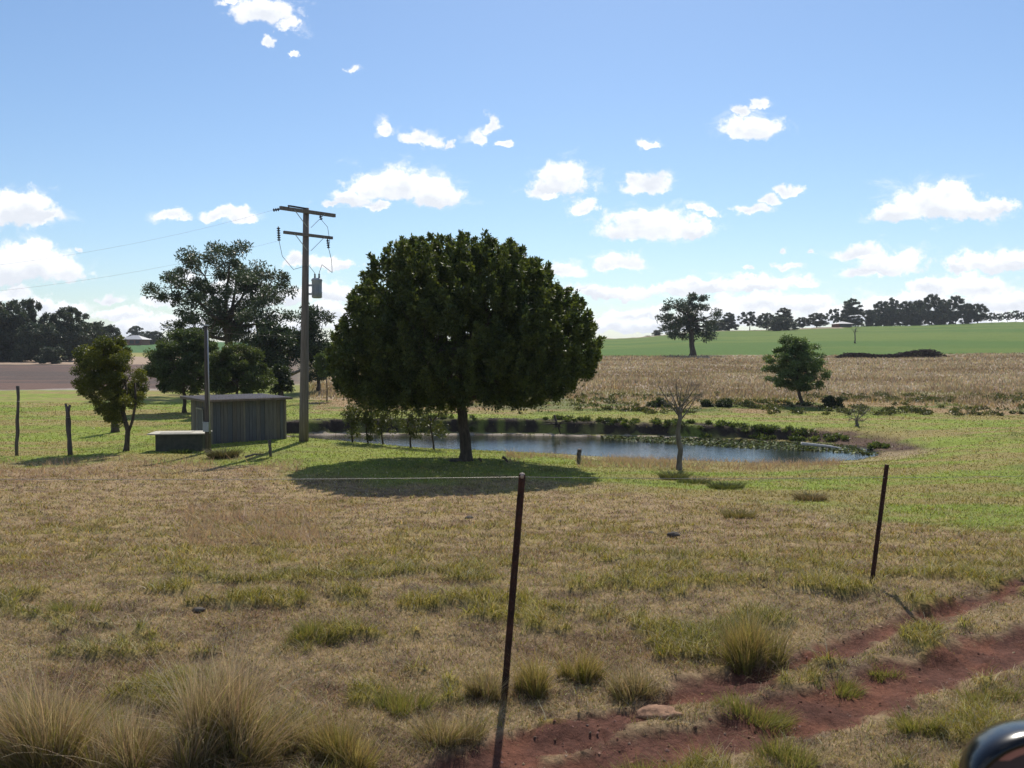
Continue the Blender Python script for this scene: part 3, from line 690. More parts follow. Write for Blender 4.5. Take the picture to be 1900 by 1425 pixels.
# ------------------------------------------------------------------ distant buildings
M_roof = surf('pale_roof', (.32, .32, .33), (.42, .42, .43), 1, .5, 0); M_brick = surf('red_brick', (.16, .07, .05), (.24, .11, .08), 3, .9, .1)
M_white = surf('pale_wall', (.6, .58, .52), (.7, .68, .62), 1, .8, 0); M_pane = surf('dark_pane', (.02, .025, .03), (.04, .045, .05), 1, .15, 0)
def house(px, Y, w, hwall, hroof, label, wall, rz=0):
    x, y, z = on(px, Y); r_ = thing('farmhouse', label, 'house', (x, y, z - .2), rz)
    mb = MB(); mb.box((0, 0, hwall / 2), (w, 8, hwall)); mb.build('wall', wall, r_)
    mb = MB(); e = w / 2 + .7
    mb.add([(-e, -4.8, hwall + .02), (e, -4.8, hwall + .02), (e, 4.8, hwall + .02), (-e, 4.8, hwall + .02), (-e + 3.6, 0, hwall + hroof), (e - 3.6, 0, hwall + hroof)],
           [(0,1,5,4),(1,2,5),(2,3,4,5),(3,0,4),(3,2,1,0)]); mb.build('roof', M_roof, r_)
    for k in (-.3, 0.02, .3):
        mb = MB(); mb.box((k * w, -4.03, hwall * .55), (1.6, .1, 1.3)); mb.build('window', M_pane, r_)
    return r_
house(252, 352, 8, 2.2, 1.7, 'distant red brick farmhouse with a grey hipped roof among the left trees', M_brick)
house(1561, 356, 5.2, 1.5, 1.1, 'distant small house with a pale roof on the hilltop skyline', M_brick)

# ------------------------------------------------------------------ brush pile in the dry field
bx, by, bz = on(1655, 140)
pile = thing('brush_pile', 'long low pile of dark cut branches at the edge of the green field', 'brush pile', (bx, by, bz))
mb = MB()
for _ in range(1500):
    tx = random.uniform(-8.7, 8.7)
    hh = np.interp(tx, [-8.8, -7, -4.5, -2, 1, 3, 5.2, 7.2, 8.7], [0.1, .75, .75, .4, .7, 1.1, 1.45, .9, .1])
    p_ = np.array((tx, random.uniform(-1.3, 1.3), random.uniform(0, hh))); d_ = rdirs(1)[0] * np.array((1, 1, .35)) * random.uniform(.3, .8)
    mb.tube([p_ - d_, p_, p_ + d_], [.05, .06, .02], 3, False)
mb.build('branches', surf('dead_branch', (.03, .02, .018), (.09, .055, .045), 3), pile)

# ------------------------------------------------------------------ utility pole
Yp = 36.0; fx_, fy_, fz_ = on(562, Yp)
pole = thing('power_pole', 'tall wooden power pole with two crossarms and a grey transformer beside the shed', 'power pole', (fx_, fy_, fz_))
O = np.array((fx_, fy_, fz_)); tp = np.array(P(568, 386, Yp)) - O
mb = MB(); mb.tube([np.array((0, 0, -.1)) * 1.0, tp * .15, tp * .4, tp * .7, tp], [.20, .185, .165, .14, .12], 14); mb.build('post', M_polewood, pole, True)
ad = np.array((1.72, 2.0, 0)); ad /= np.linalg.norm(ad); pf_ = np.array((ad[1], -ad[0], 0))
def arm(row, half, shift, nm='crossarm', w=.12):
    c = np.array(P(568, row, Yp)) - O + pf_ * .17
    mb = MB(); p0, p1 = c - ad * (half - shift), c + ad * (half + shift); mb.beam(p0, p1, w, w * 1.15)
    a_ = mb.build(nm, M_polewood, pole)
    for s_ in (-.75, .75):
        mb = MB(); mb.beam(c + ad * s_ + pf_ * .075, c + np.array((0, 0, -.62)) + ad * s_ * .12 + pf_ * .02, .035, .012); mb.build('brace', M_galv, pole)
    return c, p0, p1
c1, a0, a1 = arm(394, 1.33, -.02); c2, b0, b1 = arm(437, 1.18, .0, w=.1)
def insul(p, d, n_=4, r=.07, nm='insulator', step=.09):
    d = np.array(d, float); d /= np.linalg.norm(d); mb = MB(); pts = []; rd = []
    pts.append(np.array(p)); rd.append(.02)
    for i in range(n_):
        q = np.array(p) + d * (step * i + .05); pts += [q, q + d * .02, q + d * .05, q + d * .06]; rd += [.025, r, r * .75, .025]
    mb.tube(pts, rd, 10); mb.build(nm, M_dark, pole, True); return pts[-1]
e1 = insul(a0 + (0, 0, -.05), (-.9, -.6, -.25), 3); e2 = insul(c1 + ad * .55 + (0, 0, -.06), (0.2, .3, -.8), 2)
e3 = insul(b0 + (0, 0, .2) - ad * .25, (.05, -.05, -1), 6, .075); e4 = insul(b1 + (0, 0, -.06) - ad * .25, (.1, .1, -1), 4, .07)
e5 = insul(c1 - ad * .95 + (0, 0, .05), (0, 0, 1), 1, .05)
mb = MB(); mb.beam(c1 - ad * .95 + (0, 0, .13), c1 + (-.1, -.1, .12), .05, .06); mb.build('fuse_bar', M_dark, pole)
tc_ = np.array(P(588, 534, Yp)) - O
mb = MB(); mb.lathe((tc_[0], tc_[1], tc_[2] - .42), [(.15, 0), (.205, .03), (.205, .2), (.212, .21), (.212, .24), (.205, .25), (.205, .68), (.222, .7), (.222, .74), (.17, .8), (.06, .82)], 20)
trn = mb.build('transformer', M_greypaint, pole, True)
for dx, dz in ((-.07, 0), (.1, .0)):
    mb = MB(); mb.lathe((tc_[0] + dx, tc_[1] - .03, tc_[2] + .36), [(.02, 0), (.045, .05), (.025, .07), (.045, .1), (.025, .12), (.04, .16), (.015, .22)], 10); mb.build('bushing', M_dark, trn, True)
for k in range(5):
    an = -2.2 + k * .32; mb = MB(); mb.box((tc_[0] + .222 * math.cos(an), tc_[1] + .222 * math.sin(an), tc_[2] - .1), (.012, .03, .42), an); mb.build('cooling_fin', M_greypaint, trn)
for dz in (.1, -.25):
    mb = MB(); mb.box((tc_[0] - .26, tc_[1] + .02, tc_[2] + dz), (.14, .08, .08)); mb.build('bracket', M_galv, pole)
def sagwire(p, q, sag, r_, n_=12):
    p = np.array(p, float); q = np.array(q, float)
    return [p * (1 - s_) + q * s_ - np.array((0, 0, sag * 4 * s_ * (1 - s_))) for s_ in np.linspace(0, 1, n_)]
mb = MB(); bsh = np.array((tc_[0] + .1, tc_[1] - .03, tc_[2] + .58))
mb.tube(sagwire(e4, bsh, -.0, .01) if False else [e4, e4 + (.12, .0, -.5), e4 + (.14, 0, -1.0), bsh + (.12, 0, .35), bsh], .012, 5)
mb.tube([e3, e3 + (.12, 0, -.6), e3 + (.5, .2, -1.1), tc_ + (-.3, -.1, .9), tc_ + (-.07, -.03, .58)], .010, 5)
mb.tube([e2, e2 + (.25, 0, -.3), e4 + (.05, 0, .3), e4], .010, 5); mb.build('lead_wire', M_dark, pole)
# lines going out of the picture to the left and a service line to the short pole
wires = MB(); wires.tube([q + O for q in sagwire(e1, np.array(P(-500, 520, 30)) - O, .7, .01, 16)], .0028, 4); tag(wires.build('power_line', M_wire), 'thin upper overhead wire running left from the tall power pole top', 'power line', 'overhead lines at left')
wires = MB(); wires.tube([q + O for q in sagwire(e3, np.array(P(-500, 560, 31)) - O, .7, .01, 16)], .0028, 4); tag(wires.build('power_line', M_wire), 'thin lower overhead wire running left from the second crossarm', 'power line', 'overhead lines at left')

# short pole
Ys = 33.2; sx_, sy_, sz_ = on(384, Ys); O2 = np.array((sx_, sy_, sz_))
sp_ = thing('short_pole', 'short grey wooden pole with a metal conduit standing before the shed', 'pole', (sx_, sy_, sz_))
t2 = np.array(P(382, 605, Ys)) - O2
mb = MB(); mb.tube([(0, 0, -.1), t2 * .3, t2 * .7, t2], [.125, .105, .08, .068], 12); mb.build('post', M_oldwood, sp_, True)
mb = MB(); mb.tube([t2 * .15 + (.10, -.08, 0), t2 * .6 + (.09, -.07, 0), t2 * .97 + (.075, -.05, 0)], .022, 8); mb.build('conduit', M_galv, sp_, True)
mb = MB(); mb.box(t2 + (-.02, 0, .03), (.2, .2, .05)); mb.build('cap', M_galv, sp_)
mb = MB(); mb.box(t2 * .2 + (-.02, -.14, 0), (.2, .09, .34)); mb.box(t2 * .2 + (-.02, -.14, .18), (.24, .13, .02)); mb.build('meter_box', M_greypaint, sp_)
sv = MB(); p_ = O2 + t2 * .96; q_ = np.array(P(565, 622, Yp)); sv.tube(sagwire(p_, q_, .08, .01), .005, 5)
tag(sv.build('service_wire', M_dark), 'thin service wire between the short pole and the tall power pole', 'wire')

# ------------------------------------------------------------------ shed
A = on(393, 36.0); sh_ang = math.atan2(1.8, 2.5)
Wf, Ws, Hs = 3.05, 2.9, 1.84
shed = thing('plank_shed', 'low grey weathered plank shed with a flat overhanging roof', 'shed', (A[0], A[1], A[2] - .12), sh_ang)
TON = [surf('plank%d' % i, tuple(.6 * v for v in c), c, 6, .9, .4, (6, 6, .3)) for i, c in enumerate([(.19,.172,.155),(.155,.155,.16),(.22,.195,.17),(.13,.13,.135),(.18,.155,.13)])]
def planks(name, along, fixed, axis, seed, skip=()):
    R_ = random.Random(seed); ob = thing(name, None, None, (0, 0, 0)); bpy.data.objects.remove(ob)
    groups_ = [MB() for _ in TON]; pos = 0; i = 0
    while pos < along - .02:
        w_ = min(R_.uniform(.12, .2), along - pos); off = R_.uniform(0, .012) + (i % 2) * .006
        bot = R_.uniform(0, .06); top = Hs - R_.uniform(0, .015)
        c_ = (pos + w_ / 2, fixed - off - .012, (bot + top) / 2) if axis == 0 else (fixed - off - .012, pos + w_ / 2, (bot + top) / 2)
        s_ = (w_ - .012, .024, top - bot) if axis == 0 else (.024, w_ - .012, top - bot)
        groups_[R_.choice([0, 0, 1, 1, 2, 3, 4])].box(c_, s_); pos += w_; i += 1
    me_obs = groups_
    # one mesh per wall with several plank tones
    me = bpy.data.meshes.new(name); vs, fs, mi = [], [], []
    for gi, g in enumerate(groups_):
        n0 = len(vs); vs += g.v; fs += [tuple(i_ + n0 for i_ in f_) for f_ in g.f]; mi += [gi] * len(g.f)
    me.from_pydata(vs, [], fs); me.update()
    for m_ in TON: me.materials.append(m_)
    me.polygons.foreach_set('material_index', mi)
    o_ = bpy.data.objects.new(name, me); C.objects.link(o_); o_.parent = shed; return o_
planks('plank_wall', Wf, 0, 0, 1)
planks('plank_wall', Ws, 0, 1, 2)
w3 = planks('plank_wall', Wf, Ws + .06, 0, 3); w4 = planks('plank_wall', Ws, Wf + .06, 1, 4)
mb = MB(); mb.box((Wf / 2, Ws / 2, Hs / 2 - .01), (Wf - .06, Ws - .06, Hs - .06)); mb.build('inner_lining', surf('lining', (.015, .014, .013), (.03, .028, .025), 3), shed)
M_bat = surf('batten', (.17, .15, .12), (.28, .24, .19), 7, .9, .3, (4, 4, .3))
for c_, s_ in (((1.28, -.06, Hs / 2), (.07, .04, Hs - .03)), ((-.045, -.045, Hs / 2 - .01), (.07, .07, Hs - .02)), ((Wf + .01, -.05, Hs / 2 - .01), (.07, .05, Hs - .03))):
    mb = MB(); mb.box(c_, s_); mb.build('batten', M_bat, shed)
mb = MB(); mb.box((Wf / 2 - .08, Ws / 2 + .02, Hs + .055), (Wf + .62, Ws + .7, .08)); rf = mb.build('roof', surf('roof_edge', (.13, .10, .08), (.22, .17, .14), 5, .9, .2), shed)
mb = MB()
for k in range(26): mb.tube([(-.37 + k * .143, -.36, Hs + .105), (-.37 + k * .143, Ws + .4, Hs + .115)], .02, 6)
mb.build('roof_sheet', surf('iron_sheet', (.2, .17, .16), (.36, .32, .3), 3, .75, .1), rf)
mb = MB(); mb.box((-.055, 1.45, .75), (.03, .75, 1.42)); dr = mb.build('door', surf('door', (.10, .10, .10), (.17, .165, .155), 6, .9, .3, (4, 4, .3)), shed)
mb = MB(); mb.box((-.085, 1.45, 1.50), (.09, .85, .05)); mb.box((-.082, 1.04, .75), (.03, .05, 1.42)); mb.box((-.082, 1.86, .75), (.03, .05, 1.42)); mb.build('door_frame', surf('frame', (.28, .26, .23), (.4, .38, .34), 8), dr)
# low box with lid
Bx = on(330, 33.4)
box = thing('pump_box', 'low dark concrete box with a pale overhanging lid left of the shed', 'box', (Bx[0], Bx[1], Bx[2] - .04), .12)
mb = MB(); mb.box((0, .45, .35), (1.72, .95, .70)); mb.build('box_body', M_conc, box)
mb = MB(); mb.box((-.05, .42, .725), (2.12, 1.2, .04)); mb.box((-.15, .42, .755), (1.1, .8, .02)); mb.build('lid', M_lid, box)

# ------------------------------------------------------------------ old fence posts and stumps
def wpost(px0, row0, px1, row1, Y, r_, label, name='fence_post', group=None, m_=None, fork=False):
    x, y, z = on(px0, Y); O_ = np.array((x, y, z)); t_ = np.array(P(px1, row1, Y)) - O_
    o_ = thing(name, label, 'fence post', (x, y, z), 0, group); mb = MB()
    pts = [t_ * s_ + rng.normal(size=3) * r_ * .22 * (0 < s_ < 1) for s_ in np.linspace(0, 1, 7)]; pts[0] = np.array((0, 0, -.1))
    mb.tube(pts, [r_ * random.uniform(.8, 1.15) for _ in pts], 9)
    if fork: mb.tube([pts[-2], pts[-1] + (.1, 0, .05)], [r_ * .6, r_ * .5], 7); mb.tube([pts[-2], pts[-1] + (-.06, 0, .1)], [r_ * .6, r_ * .5], 7)
    mb.build('stake', m_ or M_oldwood, o_, True)
    mb = MB(); mb.tube([t_ * .78 + (r_ * 1.15 * math.cos(a_), r_ * 1.15 * math.sin(a_), 0) for a_ in np.linspace(0, 6.28, 10)], .006, 4, False); mb.build('tie_wire', M_wire, o_)
    return o_
wpost(27, 832, 33, 716, 32.5, .06, 'tall crooked dark post, leftmost on the lawn')
wpost(127, 837, 125, 754, 32.5, .085, 'thick forked dark post between the leftmost post and the crooked tree', fork=True)
wpost(1074, 866, 1075, 834, 31.0, .075, 'short stumpy post on the grass right of the big tree')
wpost(500, 826, 500, 817, 31.0, .05, 'tiny stake in the grass before the shed')
tree('dead_trunk', 'dark broken tree trunk behind the crooked tree', 'tree trunk', 213, 41, [(700,200,225),(730,198,228),(745,205,222)], 12, 60, .25, (.1, .04), (.03, .04, .015), (.06, .07, .02), .16,
     trunk_path=[(213, 790), (213, 760), (214, 735)], shell=.9, limbs=4)

# steel pickets at the front
def picket(px0, row0, px1, row1, Y, label):
    x = X(px0, Y); z = gh(x, Y); O_ = np.array((x, Y, z)); t_ = np.array(P(px1, row1, Y - .02)) - O_
    o_ = thing('steel_fence_post', label, 'fence post', (x, Y, z), 0, 'steel posts of the front fence')
    d = t_ / np.linalg.norm(t_); mb = MB(); r_ = np.array((1, 0, 0)) - d * d[0]; r_ /= np.linalg.norm(r_); f_ = np.cross(d, r_)
    # Y-section: three flanges
    w_ = .021; th_ = .0035
    sec = []
    for an in (math.radians(90), math.radians(210), math.radians(330)):
        u_ = np.array((math.cos(an), math.sin(an))); v_ = np.array((-u_[1], u_[0])); a2 = an - math.radians(60)
        sec.append(.0055 * np.array((math.cos(a2), math.sin(a2)))); sec.append(u_ * w_ - v_ * th_); sec.append(u_ * w_ + v_ * th_)
    ks = np.linspace(-.06, 1, 40); n_ = len(sec); vs = []; fs = []
    for i, s_ in enumerate(ks):
        for q in sec: vs.append(t_ * s_ + r_ * q[0] * (1 + rng.normal() * .02) + f_ * q[1])
    for i in range(len(ks) - 1):
        for k in range(n_): fs.append((i * n_ + k, i * n_ + (k + 1) % n_, (i + 1) * n_ + (k + 1) % n_, (i + 1) * n_ + k))
    fs += [tuple(range(n_ - 1, -1, -1)), tuple((len(ks) - 1) * n_ + k for k in range(n_))]
    mb.add(vs, fs)
    for s_ in np.linspace(.06, .97, 26):           # nubs along the flange that keep the wire up
        c_ = t_ * s_ - f_ * .018; mb.tube([c_ - r_ * .006, c_ + r_ * .006], .005, 5)
    mb.build('shaft', M_rust, o_)
    return o_, O_ + t_
pk1, top1 = picket(936, 1283, 969, 880, 5.12, 'front rusty steel fence post leaning right, in the middle foreground')
pk2, top2 = picket(1623, 1095, 1645, 862, 7.45, 'thin rusty steel fence post at right beside the dirt track')
mb = MB(); c_ = np.array(P(969, 881, 5.1)) - np.array(pk1.location); mb.lathe((c_[0], c_[1], c_[2] - .02), [(.012, 0), (.016, .012), (.014, .028), (.004, .032)], 12)
mb.build('cap', surf('cap', (.3, .2, .16), (.5, .42, .36), 30, .6, .1), pk1, True)
w0 = np.array(P(-260, 887, 5.3)); wa = np.array(P(969, 885, 5.09)); wb = np.array(P(1643, 886, 7.42)); wc = np.array((9.5, 12.4, gh(9.5, 12.4) + 1.1))
mb = MB(); mb.tube(sagwire(w0, wa, .012, 0, 24), .0015, 5); mb.tube(sagwire(wa, wb, .01, 0, 24), .0017, 5); mb.tube(sagwire(wb, wc, .03, 0, 16), .0017, 5)
tag(mb.build('fence_wire', M_wire), 'single thin pale fence wire strung through the steel posts', 'wire')

# ------------------------------------------------------------------ stones and sticks
def stone(px, Y, size, label, m_=None, name='stone', squash=.45):
    x, y, z = on(px, Y); o_ = []
    nu, nv = 28, 16; V = []; 
    for i in range(nv + 1):
        for j in range(nu):
            a_ = math.pi * i / nv; b_ = 2 * math.pi * j / nu
            p_ = np.array((math.sin(a_) * math.cos(b_), math.sin(a_) * math.sin(b_), math.cos(a_)))
            k = .75 + .5 * float(fbm(np.array([p_[0] * 2 + px]), np.array([p_[1] * 2 + p_[2] * 1.7]), 3, 4)[0])
            V.append(p_ * k * np.array(size) * np.array((1, 1, squash if p_[2] < 0 else 1)))
    Q = [(i * nu + j, (i + 1) * nu + j, (i + 1) * nu + (j + 1) % nu, i * nu + (j + 1) % nu) for i in range(nv) for j in range(nu)]
    o_ = mesh_np(name, V, Q, None, m_ or M_stone, smooth=True); o_.location = (x, y, z + size[2] * .15)
    return tag(o_, label, 'rock')
sg = gz(1225, 1330); stone(1225, sg[1] + .05, (.125, .08, .05), 'jagged reddish rock lying in the dirt track')
M_dkst = surf('dark_stone', (.05, .042, .036), (.13, .11, .09), 9, .95, .6)
stone(846, 29.8, (.28, .15, .1), 'dark rock touching the left side of the big tree trunk', M_dkst)
def stick(px, row, px2, row2, Y, r_, label, name='branch', cat='branch', m_=None, extra=0):
    a_ = np.array(P(px, row, Y)); b_ = np.array(P(px2, row2, Y)); mb = MB(); mid = (a_ + b_) / 2 + (0, 0, .05)
    mb.tube([a_, mid, b_], [r_, r_ * .8, r_ * .4], 7)
    for _ in range(extra):
        s_ = a_ * (1 - .5) + b_ * .5 + rdirs(1)[0] * .1; mb.tube([s_, s_ + rdirs(1)[0] * np.array((.9, .5, .35)) * random.uniform(.3, 1.2)], [r_ * .6, r_ * .1], 5)
    return tag(mb.build(name, m_ or M_bark, None, True), label, cat)
for px, py_, sz_c, lb in ((362, 1133, .05, 'small dark clod on the dry grass at left'), (870, 962, .09, 'dark clod on the dry grass just left of the front post top'), (1252, 993, .10, 'larger dark clod of the pair in the middle of the paddock'),
                     (1210, 990, .06, 'smaller dark clod of the pair in the middle of the paddock'), (1040, 968, .05, 'small dark clod right of the front post top')):
    Yq = 8.0
    for _ in range(40): Yq = (gh(X(px, Yq), Yq) - CAMZ) / (P(px, py_, 1.0)[2] - CAMZ)
    stone(px, Yq, (sz_c, sz_c * .8, sz_c * .5), lb, M_dkst, 'dung_clod')
stick(888, 851, 894, 858, 29.8, .05, 'small dark root stub just right of the big trunk', 'root_stub', 'root')
stick(932, 848, 942, 858, 29.9, .06, 'second dark root stub further right of the big trunk', 'root_stub', 'root')
stick(1028, 770, 1040, 806, 43.8, .06, 'fallen dark branch tangle at the far edge of the pond', m_=M_bark, extra=26)
stick(1487, 823, 1590, 838, 38.6, .075, 'long pale log floating at the right end of the pond', 'floating_log', 'log', surf('bleached', (.5, .46, .42), (.7, .66, .6), 5))
stick(455, 848, 490, 843, 30.0, .04, 'pale stick lying in the grass near the shed', 'stick', 'stick', M_palebark)
stick(540, 695, 575, 682, 58, .12, 'pale fallen bough leaning by the tall power pole', 'fallen_bough', 'branch', M_palebark, extra=8)

# ------------------------------------------------------------------ grass
def blades(x, y, z, h, w, cols, lean=.35, tipc=None, segs=2, dirs=None):
    n = len(x); a_ = rng.uniform(0, 2 * math.pi, n); base = np.stack([x, y, z], -1)
    wd = np.stack([np.cos(a_), np.sin(a_), np.zeros(n)], -1) * (w / 2)[:, None]
    ld = rng.normal(size=(n, 2)) * lean if dirs is None else dirs
    if segs == 1:
        tip = base + np.stack([ld[:, 0] * h, ld[:, 1] * h, h], -1)
        V = np.stack([base - wd, base + wd, tip], 1).reshape(-1, 3); Fc = np.arange(3 * n).reshape(n, 3)
        cc_ = np.repeat(cols, 3, 0)
        return V, Fc, cc_
    rows = []
    for s_ in np.linspace(0, 1, segs + 1):
        c_ = base + np.stack([ld[:, 0] * h * s_ ** 1.8, ld[:, 1] * h * s_ ** 1.8, h * (s_ - .18 * s_ * s_ * np.minimum(1, np.hypot(ld[:, 0], ld[:, 1])))], -1)
        k_ = 1 - .85 * s_ ** 1.5; rows += [c_ - wd * k_, c_ + wd * k_]
    V = np.stack(rows, 1).reshape(-1, 3); m_ = 2 * (segs + 1); b_ = np.arange(n)[:, None] * m_
    Fc = np.concatenate([b_ + np.array([[2*i, 2*i+1, 2*i+3, 2*i+2]]) for i in range(segs)], 0)
    if tipc is None: cc_ = np.repeat(cols, m_, 0)
    else:
        s_ = np.repeat(np.linspace(0, 1, segs + 1), 2)[None, :, None] ** 1.2
        cc_ = (cols[:, None] * (1 - s_) + tipc[:, None] * s_).reshape(-1, 3)
    return V, Fc, cc_
def jit(c, a_=.3): return np.clip(c * (1 + rng.normal(size=(len(c), 1)) * a_) * (1 + rng.normal(size=(len(c), 3)) * .06), .01, .8)
def lawn(n, y0, y1, name, hbase, wk, segs, half=.74):
    y = np.exp(rng.uniform(math.log(y0), math.log(y1), n)); x = rng.uniform(-half, half, n) * y
    s = soil_mask(x, y); keep = (s < -.03) | (rng.random(n) < .10) | ((s < .12) & (rng.random(n) < .3))
    m_ = (y > 30) & (y < 46); 
    ins = np.zeros(n, bool); ins[m_] = inside(x[m_], y[m_], POND); keep &= ~ins
    ca, sa = math.cos(-sh_ang), math.sin(-sh_ang); dx, dy = x - A[0], y - A[1]; u_ = dx * ca - dy * sa; v_ = dx * sa + dy * ca
    keep &= ~((u_ > 0) & (u_ < Wf) & (v_ > 0) & (v_ < Ws))
    x, y = x[keep], y[keep]; s = s[keep]; n = len(x); ga, g, tuft = green_amount(x, y)
    h = hbase * (.5 + rng.random(n)) * (1 + 1.9 * tuft * (fbm(x * 3, y * 3, 4, 2) + .3))
    px = 950 + F * x / y; row = None
    tallm = (fbm(x * .9, y * .9, 101, 3) > .5) & (((px > 340) & (px < 600) & (y > 12.5) & (y < 19)) | ((px < 560) & (y > 25.5) & (y < 31)) )
    reeds = (y > 29.5) & (y < 35) & (px > 940) & (px < 1560) & (fbm(x * .7, y * .7, 55, 3) > .42)
    tm = (tallm & (rng.random(n) < .35)) | (reeds & (rng.random(n) < .7))
    h = np.where(tm, hbase * 1.6 + .26 * rng.random(n), h)
    c = jit(albedo(x, y), .42)
    lit = s > -.03; h = np.where(lit, hbase * .35 * (.4 + rng.random(n)), h)[:n] if len(lit) == n else h
    yel = (rng.random(n) < .28) & (rng.random(n) < np.interp(y, [4, 20, 30], [1, .8, .4])); c[yel] = jit(np.tile(C3(.25, .245, .045), (yel.sum(), 1)), .3)
    straw = rng.random(n) < np.interp(y, [4, 10, 30], [.30, .2, .06]); c[straw] = jit(np.tile(C3(.47, .40, .27), (straw.sum(), 1)), .25)
    c[tm] = jit(np.tile(C3(.38, .27, .19), (tm.sum(), 1)), .2)
    w = wk * y * (.5 + rng.random(n)); w[tm] *= .7
    V, Fc, cc_ = blades(x, y, ground(x, y) - .008, h, w, c, .75, None, segs)
    o_ = mesh_np(name, V, Fc, cc_, M_grass); return o_
tag(lawn(345000, 3.3, 9.5, 'short_grass', .032, .00075, 2), kind='stuff')
tag(lawn(410000, 9.5, 62, 'pasture_grass', .042, .0010, 1), kind='stuff')
# tall dead grass beyond the pond
n = 110000; y = np.exp(rng.uniform(math.log(55), math.log(151), n)); x = rng.uniform(-.26, .66, n) * y
px = 950 + F * x / y; keep = (px > 560) & (rng.random(n) < sstep(y + (fbm(x * .1, y * .15, 4) - .5) * 26, 54, 70)); x, y = x[keep], y[keep]; n = len(x)
V, Fc, cc_ = blades(x, y, ground(x, y) - .02, (.10 + .26 * fbm(x * .35, y * .35, 7, 3)) * (.5 + rng.random(n)), .0016 * y * (.5 + rng.random(n)), jit(albedo(x, y) * 1.1, .22), .35, None, 1)
tag(mesh_np('tall_dry_grass', V, Fc, cc_, M_grass), kind='stuff')

# tussocks in the foreground
def tussock(px, row, hpx, wpx, n, kind, label, name='grass_tussock'):
    x0, y0 = gz(px, row); z0 = gh(x0, y0); H = hpx / F * y0 * 1.05; R_ = wpx / 2 / F * y0
    ns_ = int(5 + 6 * R_ / .4); sa_ = rng.uniform(0, 2 * math.pi, ns_); sq = rng.random(ns_) ** .5 * R_ * .62
    scx, scy = np.cos(sa_) * sq, np.sin(sa_) * sq * .7; shh = .55 + .5 * rng.random(ns_); slx, sly = rng.normal(size=ns_) * .16 + scx / H * .45, rng.normal(size=ns_) * .16 + scy / H * .3
    k_ = rng.integers(0, ns_, n); a_ = rng.uniform(0, 2 * math.pi, n); q = rng.random(n) ** .6; rs_ = R_ * .24
    bx_ = scx[k_] + np.cos(a_) * q * rs_; by_ = scy[k_] + np.sin(a_) * q * rs_
    sp = (.12 + .75 * rng.random(n) ** 1.5) * (q * .7 + .35)
    dirs = np.stack([np.cos(a_ + rng.normal(size=n) * .8) * sp + slx[k_], np.sin(a_ + rng.normal(size=n) * .8) * sp + sly[k_]], -1)
    stray = rng.random(n) < .14; dirs[stray] += rng.normal(size=(stray.sum(), 2)) * .30
    h = H * shh[k_] * (.3 + .75 * rng.random(n) ** .9)
    if kind == 'pale': c0, c1, tip = C3(.11, .115, .025), C3(.25, .175, .06), C3(.50, .38, .29)
    elif kind == 'gold': c0, c1, tip = C3(.09, .10, .02), C3(.24, .20, .04), C3(.40, .30, .14)
    elif kind == 'brown': c0, c1, tip = C3(.13, .10, .05), C3(.24, .18, .09), C3(.42, .33, .22)
    else: c0, c1, tip = C3(.09, .13, .025), C3(.20, .22, .045), C3(.30, .27, .09)
    t_ = rng.random((n, 1)); cc0 = jit(c0 * (1 - t_) + c1 * t_, .25); tc0 = jit(np.tile(tip, (n, 1)), .25); tc0[stray] = jit(np.tile(tip * 1.15, (stray.sum(), 1)), .2)
    gr_ = (rng.random(n) < .45) & ~stray; tc0[gr_] = jit(np.tile(C3(.26, .25, .05), (gr_.sum(), 1)), .25); h[gr_] *= .72
    dry = rng.random(n) < .3; cc0[dry] = jit(np.tile(C3(.30, .23, .13), (dry.sum(), 1)), .2)
    # dead thatch around the foot
    nt_ = int(n * .35); at_ = rng.uniform(0, 6.28, nt_); qt_ = rng.random(nt_) ** .5 * R_ * .85
    bx_ = np.append(bx_, np.cos(at_) * qt_); by_ = np.append(by_, np.sin(at_) * qt_ * .8); h = np.append(h, H * .22 * (.4 + rng.random(nt_)))
    dirs = np.concatenate([dirs, rng.normal(size=(nt_, 2)) * 1.1]); th_ = jit(np.tile(C3(.24, .17, .10), (nt_, 1)), .45); cc0 = np.concatenate([cc0, th_]); tc0 = np.concatenate([tc0, th_]); n += nt_
    V, Fc, cc_ = blades(bx_, by_, ground(x0 + bx_, y0 + by_) - z0 - .012, h, (.0020 + .0032 * rng.random(n)) * (y0 / 4.6) ** .5, cc0, .3, tc0, 4, dirs)
    o_ = mesh_np(name, V, Fc, cc_, M_grass); o_.location = (x0, y0, z0)
    return tag(o_, label, 'grass clump', 'grass tussocks in the foreground')
